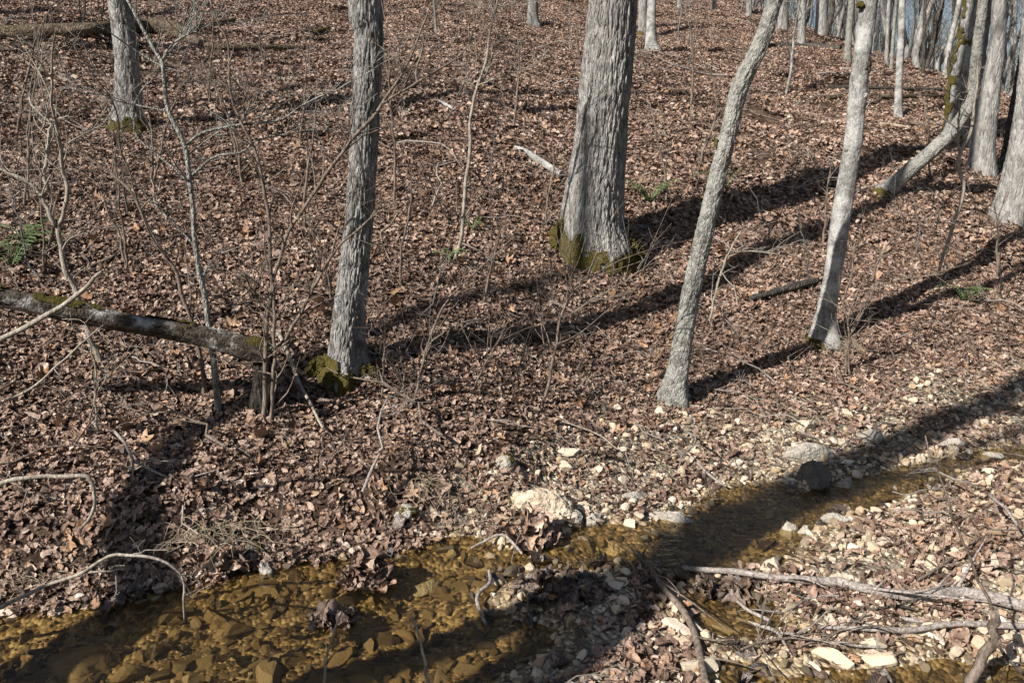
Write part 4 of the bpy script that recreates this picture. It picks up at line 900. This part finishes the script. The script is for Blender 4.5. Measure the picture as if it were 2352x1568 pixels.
# leaf mounds: lifts give the litter its crumpled depth
Zl = H(x, y) + 0.003 + 0.018*rng.uniform(size=len(x))**1.5 + 0.03*np.maximum(fbm(x*5, y*5, seed=73)-.5, 0)
I = rng.randint(0, len(LEAF)-4, len(x)); big = rng.uniform(size=len(x)) < .006; I[big] = rng.randint(len(LEAF)-4, len(LEAF), big.sum()); S[big] = rng.uniform(.75, 1.15, big.sum())
P = np.stack([x, y, Zl], 1)
Q = P - CPOS; dep = Q @ CF; uu = 1176 + FPX*(Q @ CR)/dep; vv = 784 - FPX*(Q @ CU)/dep
inv = (uu > 10) & (uu < 2342) & (vv > 10) & (vv < 1558)
score = np.where(inv, S/dep*(1 + .5*(I >= len(LEAF)-4)), 0)
single = np.zeros(len(x), bool)
for sel, par, nm in ((far > 0.5, floor, 290), (far <= 0.5, bar, 290)):
    ids = np.where(sel)[0]; ids = ids[np.argsort(-score[ids])][:nm]; ids = ids[score[ids] > 0]; single[ids] = True
    for i in ids:
        o = bpy.data.objects.new('leaf', LEAF[I[i]]); COL.objects.link(o); o.parent = par; o.location = P[i]; o.rotation_euler = E[i]; o.scale = (S[i],)*3
k = ~single
scatter('leaf_litter', P[k], E[k], S[k], I[k], LIB, 'brown dry leaf litter covering the near slope and banks', 'leaf litter')
# farther up the slope in clumps
x, y = cand(-26, 26, 7.2, 36, 12, 1.5); xs_ = x
k = (np.hypot(x, y) > 7.5) & (x < 14); x, y = x[k], y[k]
N = normals(x, y, .2); E = turns(N, rng, 0.06, 1.0); P = np.stack([x, y, H(x, y)+.01], 1)
scatter('hillside_leaf_litter', P, E, rng.uniform(.85, 1.3, len(x)), rng.randint(0, 9, len(x)), LIBF, 'brown dry leaf litter covering the far slope up to the ridge', 'leaf litter')
# wet leaves in and along the water
x, y = cand(-3.2, 4.5, 1.0, 5.4, 46); d = poly_dist(x, y); far = is_far(x, y)
k = (d < 0.10) & (d > -.8) & (rng.uniform(size=len(x)) < np.where(d > -0.08, .95, np.where(fbm(x*2.2, y*2.2, seed=81) > .52, .55, .10))); x, y, d = x[k], y[k], d[k]
P = np.stack([x, y, np.maximum(H(x, y)+.014, -.05)], 1)
scatter('wet_leaves', P, turns(normals(x, y), rng, .25), rng.uniform(.6, 1.2, len(x)), rng.randint(0, len(LIBW.objects), len(x)), LIBW, 'dark wet leaves soaking along the water edge', 'leaves')

# ------------------------------------------------------------------ gravel and stones
x, y = cand(-3.4, 5.2, 1.0, 5.6, 2300, 1.0); d = poly_dist(x, y); far = is_far(x, y).astype(float)
pn = fbm(x*2.4, y*2.4, seed=91)
dens = np.where(d < 0, .40, np.where(far > .5, .45*gravel_zone(x, y, d, far) + np.where(x < -.3, .15, .8)*(d < .07), np.where(pn > .47, .8, .25)*np.clip(1.25-d/3.2, .15, 1)))
k = rng.uniform(size=len(x)) < dens; x, y, d = x[k], y[k], d[k]
S = rng.lognormal(math.log(.0085), .68, len(x)).clip(.003, .036)
P = np.stack([x, y, H(x, y)+S*.25], 1); E = np.stack([rng.normal(0, .5, len(x)), rng.normal(0, .5, len(x)), rng.uniform(0, 6.28, len(x))], 1); I = rng.randint(0, 10, len(x))
k = d < -0.005
scatter('creek_gravel', P[k], E[k], S[k], I[k], LIBB, 'ochre gravel under the shallow creek water', 'gravel')
scatter('bar_gravel', P[~k], E[~k], S[~k], I[~k], LIBP, 'cream and tan gravel of the creek banks', 'gravel')
SM = []
for i in range(16):
    V, F = stone_mesh(950+i, 3, .75 if i % 2 else .45, 13); me = mesh_quads('stone', V, F, False); me.materials.append(M['pebble']); SM.append(me)
SB = []
for me in SM:
    c = me.copy(); c.materials.clear(); c.materials.append(M['bedstone']); SB.append(c)
def stones(par, lib, n, test, lo, hi, sink):
    c = 0; tries = 0
    while c < n and tries < 40000:
        tries += 1; u = rng.uniform(-40, 2392); v = rng.uniform(960, 1600)
        p = on_z(u, v, 0.02); q = np.array([p[0]]), np.array([p[1]]); dd = float(poly_dist(*q)[0]); fr = bool(is_far(*q)[0])
        if not test(p[0], p[1], dd, fr): continue
        s = float(np.clip(rng.lognormal(math.log(lo), .5), lo*.6, hi)); o = bpy.data.objects.new('stone', lib[rng.randint(len(lib))]); COL.objects.link(o); o.parent = par
        zz = Hs(p[0], p[1]) + s*sink; zz = min(zz, -.012-s*.45) if lib is SB and rng.uniform() < .9 else zz; o.location = (p[0], p[1], zz); o.rotation_euler = (rng.normal(0, .2), rng.normal(0, .2), rng.uniform(0, 6.28)); o.scale = (s*rng.uniform(.9, 1.5), s, s*rng.uniform(.7, 1.1)); c += 1
stones(bed, SB, 290, lambda x, y, d, f: d < -.06, .040, .12, .05)
stones(bar, SM, 290, lambda x, y, d, f: (0 < d < 1.8) and ((not f and float(fbm(np.array([x*2.4]), np.array([y*2.4]), seed=91)[0]) > .40) or (f and x > -.2 and d < 1.2)), .024, .060, .1)

# ------------------------------------------------------------------ named rocks
def rock(label, u, v, wpx, hpx, material, seed, sub=4, cuts=7, rough=.3, depthk=.7, rot=0.0, name='rock', moss=False, lift=.08):
    g = hit(u, v + hpx*.3); dep = (g-CPOS).dot(CF); a = wpx*.5/FPX*dep; h = hpx*.62/FPX*dep
    c = g + np.array([0, a*depthk*.4, h*lift])
    if not moss:
        return tag(blob(name, c, (a, a*depthk, h), seed, material, sub=sub, cuts=cuts+5, rough=rough*.8, rot=rot, freq=1.7, fine=.13), label, 'rock')
    root = empty(name, tuple(c), label, 'rock'); blob('stone', c, (a, a*depthk, h), seed, material, root, c, sub=sub, cuts=cuts, rough=rough, rot=rot, freq=1.5, fine=.08)
    blob('moss', c+np.array([a*.15, -a*.1, h*.35]), (a*.7, a*depthk*.7, h*.62), seed+1, 'moss', root, c, sub=4, rough=.3, fine=.25)
    return root
rock('big pale tan rock on the far bank, middle of the creek', 1240, 1165, 165, 92, 'paler', 601, 5, 10, .35, .6, .1)
rock('lumpy pale rock tucked under the right end of the big tan rock', 1315, 1182, 70, 62, 'greyr', 602, 4, 7, .4)
rock('small rock between the big tan rock and the creek', 1362, 1195, 46, 40, 'greyr', 603)
rock('grey slab shaped rock right of the big tan rock', 1462, 1138, 66, 40, 'greyr', 604, 4, 9, .2)
rock('low pitted grey rock lying half in the water', 1545, 1190, 96, 46, 'greyr', 605, 5, 6, .45, .5, -.3)
rock('large dark rock in the tree shadow beside the creek', 1865, 1092, 96, 76, 'darkr', 606, 5, 7, .35)
rock('grey rock touching the right of the dark shaded rock', 1938, 1112, 62, 62, 'greyr', 607, 4, 8, .3)
rock('broad low grey boulder behind the dark shaded rock', 1850, 1040, 130, 50, 'greyr', 608, 5, 6, .25, .6)
rock('white crumbly rock on the soil above the gravel, right', 1848, 972, 70, 46, 'paler', 609, 5, 7, .5)
rock('pale flat rock right of the white crumbly rock', 1918, 1014, 62, 22, 'paler', 610)
rock('grey angular rock in the middle right gravel', 1995, 1000, 72, 36, 'greyr', 611, 4, 9)
rock('long cream rock just above the long weathered branch', 1938, 1328, 86, 36, 'paler', 612, 4, 9, .2, .5)
rock('narrow grey slab beside the long cream rock', 1868, 1315, 66, 20, 'greyr', 613, 4, 8, .2, .4, .5)
rock('cream block of stone among leaves on the gravel bar', 2142, 1290, 44, 44, 'paler', 614, 4, 9, .2)
rock('cream stone cluster block high on the gravel bar, right', 2170, 1195, 50, 34, 'paler', 615)
rock('reddish capped stone poking out of the creek at left', 610, 1305, 46, 44, 'greyr', 616, 4, 7, .25)
rock('smooth pinkish stone standing in the creek middle', 1216, 1303, 32, 26, 'paler', 617, 4, 3, .15)
rock('rounded grey rock awash in the creek beside the leaf heap', 975, 1350, 92, 42, 'greyr', 618, 4, 5, .25)
rock('angular tan stone leaning on the leaf heap in the creek', 852, 1375, 34, 42, 'bedstone', 619, 4, 9)
rock('white frosted rock at the stick end in the creek', 1412, 1262, 46, 36, 'paler', 620, 5, 6, .45)
rock('lumpy grey rock in the far shallows of the creek', 1812, 1212, 50, 40, 'greyr', 621, 4, 6, .3)
rock('smaller lumpy rock right of the far shallows rock', 1850, 1216, 32, 28, 'greyr', 622)
rock('low flat boulder on the near side of the far creek', 1922, 1188, 90, 30, 'greyr', 623, 4, 6, .25, .5)
rock('white stone at the right water edge', 2118, 1052, 34, 28, 'paler', 624, 4, 9)
rock('grey stone at the right water edge in tree shadow', 2190, 1018, 56, 34, 'greyr', 625, 4, 7)
rock('pale stone at the far right end of the creek', 2282, 1050, 60, 26, 'greyr', 626, 4, 7)
rock('mossy little rock on bare soil above the creek', 1160, 1058, 48, 42, 'greyr', 627, 4, 7, moss=True)
rock('mossy stones at the soil edge left of the big tan rock', 928, 1176, 66, 40, 'greyr', 628, 4, 7, moss=True)
rock('tan block standing on gravel beside the thick curved stick', 1498, 1436, 36, 36, 'pebble', 629, 4, 9)
rock('flat cream rock by the bottom right shallow pool', 2020, 1510, 90, 50, 'pebble', 630, 4, 9, .2)
rock('flat white stone on the slope right of the leaning trunk', 1770, 410, 62, 18, 'paler', 631, 4, 7, .25, .5, .2)
rock('pale stone half buried in leaves, upper right slope', 1810, 236, 34, 14, 'paler', 632)
rock('dark stump like stone beside the pale buried stone', 1832, 242, 24, 26, 'darkr', 633, 4, 6, .4)
rock('mossy green stone at the creek edge, left', 580, 1258, 52, 40, 'darkr', 634, 4, 6, moss=True)
rock('grey stone among leaves left of the second tree top', 536, 203, 26, 18, 'greyr', 635)
rock('small white stone beside the trees shadow by the ferns', 1518, 538, 16, 18, 'paler', 636)
rock('cream stone half sunk near the long branch left end', 1742, 1322, 52, 34, 'bedstone', 637, 4, 8)
rock('broad brown slab lying under water at the bottom left', 180, 1530, 180, 60, 'bedstone', 638, 4, 5, .2)
rock('flat ochre slab under water left of the leaf heap', 520, 1452, 70, 34, 'bedstone', 639, 4, 6, .2)
# moss cushions at the feet of the two big trees
def cushion(root, b, u, v, wpx, hpx, seed):
    g = hit(u, v + hpx*.35); dep = (g-CPOS).dot(CF); a = wpx*.5/FPX*dep; h = hpx*.5/FPX*dep
    blob('moss', g+np.array([0, -a*.05, h*.5]), (a*1.1, a, h*1.0), seed, 'moss', root, b, sub=6, rough=.5, fine=.30, freq=2.6, fq=17)
cushion(T_OAK, oak_b, 1432, 572, 76, 66, 651); cushion(T_OAK, oak_b, 1290, 545, 44, 84, 652)
cushion(T2, t2_b, 752, 838, 66, 56, 653); cushion(T2, t2_b, 838, 848, 50, 40, 654); cushion(T2, t2_b, 770, 862, 34, 22, 655); cushion(T2, t2_b, 722, 852, 36, 26, 656)

# knots and a lifted bark flap on the pale tree
t5t = [c for c in T5.children if c.name.startswith('trunk')][0]
for k, (u, v, wx_, hx_, mt) in enumerate([(1990, 152, 22, 40, 'dark'), (1984, 218, 16, 22, 'white'), (1986, 80, 14, 12, 'wood'), (1976, 12, 18, 16, 'moss'), (1946, 345, 14, 10, 'lean'), (1912, 640, 14, 10, 'lean')]):
    c = on_y(u, v, t5_b[1]-.03); dp = (c-CPOS).dot(CF)/FPX; blob('moss' if mt == 'moss' else 'knot', c, (wx_*.5*dp, wx_*.5*dp, hx_*.5*dp), 660+k, mt, t5t, t5_b, sub=4, rough=.5, fine=.25)
# leaf heaps caught in the creek
def heap(label, u, v, wpx, hpx, n, seed, wet=0.5):
    rg = random.Random(seed); g = hit(u, v); g[2] = max(g[2], -.01); dep = (g-CPOS).dot(CF); a = wpx*.5/FPX*dep; hh = hpx/FPX*dep
    Vs, Fs, Us, c = [], [], [], 0
    for k in range(n):
        V, F, uv = leaf_verts(rg.choice(['oak', 'plain', 'broad', 'redoak']), rg.uniform(.06, .11), rg, 11, 2)
        V = rot_euler(V, (rg.gauss(0, .8), rg.gauss(0, .8), rg.uniform(0, 6.28))); q = math.sqrt(rg.random()); t = rg.uniform(0, 6.28)
        V += np.array([math.cos(t)*q*a, math.sin(t)*q*a*.7, rg.uniform(.2, 1)*hh*(1-q*q)*.9]); Vs.append(V); Us.append(uv); Fs.append(F+c); c += len(V)
    o = link('leaf_pile', leaf_mesh('leaf_pile', np.vstack(Vs), np.vstack(Fs), np.vstack(Us)), None, None, tuple(g)); o.data.materials.append(M['leafw'] if wet > .6 else M['leaf'])
    return tag(o, label, 'leaf pile', kind='stuff')
heap('heap of brown leaves caught in mid creek, left of centre', 848, 1368, 110, 85, 90, 701, .3)
heap('leaves piled against the front of the big tan rock', 1215, 1235, 130, 70, 90, 702, .3)
heap('soaked leaves on the small gravel island in the creek', 1290, 1350, 190, 26, 70, 703, .9)
heap('soaked leaves beside the sprouting twig at the bottom', 770, 1480, 100, 30, 40, 704, .9)
heap('dark leaves gathered under the long branch left end', 1660, 1360, 150, 24, 50, 705, .9)
heap('leaf clump at the foot of the bank beside the mossy stone', 500, 1290, 120, 50, 60, 706, .3)

# ------------------------------------------------------------------ ferns and dry grass
def fern(label, u, v, size, n, seed):
    rg = random.Random(seed); b = hit(u, v); root = empty('fern', tuple(b), label, 'fern'); b0 = np.zeros(3)
    for k in range(n):
        a = rg.uniform(0, 6.28); L = size*rg.uniform(.7, 1.1); mb = MB(); d = np.array([math.cos(a), math.sin(a), 0]); s = np.array([-d[1], d[0], 0])
        pts = catmull([b0, d*L*.35+np.array([0, 0, L*.5]), d*L*.75+np.array([0, 0, L*.55]), d*L+np.array([0, 0, L*.38])], 16)
        mb.tube(pts, np.linspace(.003, .001, 16), 4)
        for i in range(2, 16):
            w = L*.20*math.sin(math.pi*(i/16)**.7)+.004
            for sg in (-1, 1):
                p = pts[i]; q = p + s*sg*w + d*w*.25 + np.array([0, 0, -w*.15]); m = (p+q)/2; e = d*L*.034
                mb.quads([p-e*.6, m-e, q, m+e], [[0, 1, 2, 3]])
        mb.build('frond', 'fern', root, (0, 0, 0))
    return root
fern('dark green fern at the left edge above the snapped trunk', 25, 615, .34, 9, 801)
fern('small bright fern just above the dark one, left edge', 62, 562, .26, 6, 802)
fern('light green fern right of the big oak', 1492, 466, .34, 9, 803)
fern('green fern behind the slim leaning trunk', 1660, 440, .34, 8, 804)
fern('small green fern on the open slope at right', 2216, 694, .26, 7, 805)
fern('tiny fern at the foot of the slender whitish sapling', 1032, 602, .18, 5, 806)
fern('tiny fern left of the slender whitish sapling foot', 1085, 530, .17, 4, 807)
fern('small fern far up the slope right of the whitish trunk', 2205, 175, .3, 6, 808)
def tuft(label, u, v, n, L, spread, seed, material='straw'):
    rg = random.Random(seed); b = hit(u, v); mb = MB()
    for k in range(n):
        p = np.array([rg.gauss(0, spread), rg.gauss(0, spread*.6), -.01]); a = rg.gauss(-1.2, 1.5); l = L*rg.uniform(.3, 1.15); d = np.array([math.cos(a), math.sin(a), 0])*rg.uniform(.3, 1.3); hk = rg.uniform(.15, 1)
        pts = catmull([p, p+d*l*.35+np.array([rg.gauss(0, .02), 0, l*.5*hk]), p+d*l*.8+np.array([rg.gauss(0, .03), rg.gauss(0, .03), l*.3*hk]), p+d*l*1.1+np.array([0, 0, rg.uniform(0, .1)*l])], 7)
        mb.tube(pts + b, np.linspace(.0016, .0006, 7), 3)
    return tag(mb.build('grass_tuft', material, None, b), label, 'grass', kind='stuff')
tuft('pale dry grass tuft on the creek bank at left', 470, 1215, 75, .19, .10, 811)
tuft('dry grass hanging over the bank beside the pale tuft', 590, 1210, 45, .2, .10, 812)
tuft('dry grass and rootlets on the low bank at far left', 60, 1320, 50, .18, .12, 813)
tuft('green and straw grass at the pale knotted tree foot', 1930, 800, 60, .22, .04, 814)
tuft('small dry grass tuft on the slope above the tree shadow', 1080, 672, 50, .12, .04, 815)
tuft('fine dead grass on bare soil left of the mossy rock', 960, 1110, 60, .16, .14, 816)
tuft('fine rootlets at the soil edge left of the big tan rock', 1040, 1180, 50, .16, .14, 817)

# ------------------------------------------------------------------ fallen twigs, ridge thicket
for i in range(8):
    rg = random.Random(820+i); mb = MB(); n = 8; p = np.array([-.5, 0, 0]); P = [p]; 
    for k in range(n-1): p = p + np.array([1/(n-1), rg.gauss(0, .05), rg.gauss(0, .03)]); P.append(p)
    P = np.array(P); mb.tube(P, np.linspace(.011, .004, n), 5); C = np.hstack([P, np.full((n, 1), .008)])
    for k in range(rg.randint(0, 3)):
        j = rg.randint(2, 6); q = P[j] + np.array([.2, rg.choice([-1, 1])*rg.uniform(.1, .25), rg.uniform(0, .15)]); mb.tube(catmull([P[j], q], 4), np.linspace(.006, .003, 4), 4)
    me = mesh_quads('twig_%02d' % i, np.vstack(mb.V), np.vstack(mb.F)); me.materials.append(M['stick'] if i % 2 else M['twigd']); LIBS.objects.link(bpy.data.objects.new('twig_%02d' % i, me))
x, y = cand(-9, 10, 1.6, 11, 16); d = poly_dist(x, y); k = d > .02; x, y = x[k], y[k]
E = turns(normals(x, y, .2), rng, .10, 1.0)
scatter('fallen_twigs', np.stack([x, y, H(x, y)+.045], 1), E, rng.lognormal(math.log(.22), .55, len(x)).clip(.08, .8), rng.randint(0, 8, len(x)), LIBS, 'small fallen twigs strewn over the leaf litter', 'twigs')
x, y = cand(-20, 16, 10, 32, 1.5); E = turns(normals(x, y, .2), rng, .14, 1.0)
scatter('hillside_twigs', np.stack([x, y, H(x, y)+.05], 1), E, rng.lognormal(math.log(.5), .5, len(x)).clip(.2, 1.5), rng.randint(0, 8, len(x)), LIBS, 'fallen twigs strewn over the far slope', 'twigs')
for i in range(7):
    rg = random.Random(840+i); mb = MB(); Hh = rg.uniform(5, 8); n = 14; p = np.zeros(3); P = [p]
    for k in range(n-1): p = p + np.array([rg.gauss(0, .09), rg.gauss(0, .09), Hh/(n-1)]); P.append(p)
    P = np.array(P); r = np.linspace(.038, .010, n)*rg.uniform(.4, 1.9); mb.tube(P, r, 6); side_twigs(mb, np.hstack([P, r[:, None]]), 26, 2.2, rg, .6, .12, 1)
    me = mesh_quads('stem_%02d' % i, np.vstack(mb.V), np.vstack(mb.F)); me.materials.append(M['far'] if i % 3 else M['dark']); LIBT.objects.link(bpy.data.objects.new('stem_%02d' % i, me))
NT = 1900; x = rng.uniform(3, 42, NT); y = rng.uniform(11, 56, NT); t = t_far(x, y)
az = np.degrees(np.arctan2(x, y)); k = (az > 14) & (az < 43) & ((x > 8.0) | (t > 17) & (rng.uniform(size=NT) < .25)) & (rng.uniform(size=NT) < .75); x, y = x[k], y[k]
E = np.stack([rng.normal(0, .05, len(x)), rng.normal(0, .07, len(x)), rng.uniform(0, 6.28, len(x))], 1)
scatter('ridge_thicket', np.stack([x, y, H(x, y)-.1], 1), E, rng.uniform(.7, 1.4, len(x)), rng.randint(0, 7, len(x)), LIBT, 'dense grey thicket of bare stems along the skyline ridge', 'thicket')
x, y = cand(-6, 7, 3.6, 9.5, 2.6); k = (t_far(x, y) > .7) & (fbm(x*.8, y*.8, seed=95) > .42); x, y = x[k], y[k]
E = np.stack([rng.normal(0, .28, len(x)), rng.normal(0, .28, len(x)), rng.uniform(0, 6.28, len(x))], 1)
scatter('understory_brush', np.stack([x, y, H(x, y)-.03], 1), E, rng.uniform(.05, .13, len(x)), rng.randint(0, 7, len(x)), LIBT, 'hair thin bare seedling stems scattered over the near slope', 'brush')
x = rng.uniform(-22, 9, 500); y = rng.uniform(11, 30, 500); k = (np.abs(x) < .72*y) & (rng.uniform(size=500) < .22 + .3*(t_far(x, y) > 19)); x, y = x[k], y[k]
E = np.stack([rng.normal(0, .1, len(x)), rng.normal(0, .1, len(x)), rng.uniform(0, 6.28, len(x))], 1)
scatter('hillside_brush', np.stack([x, y, H(x, y)-.05], 1), E, rng.uniform(.12, .38, len(x)), rng.randint(0, 7, len(x)), LIBT, 'scattered thin bare brush stems on the far slope', 'brush')
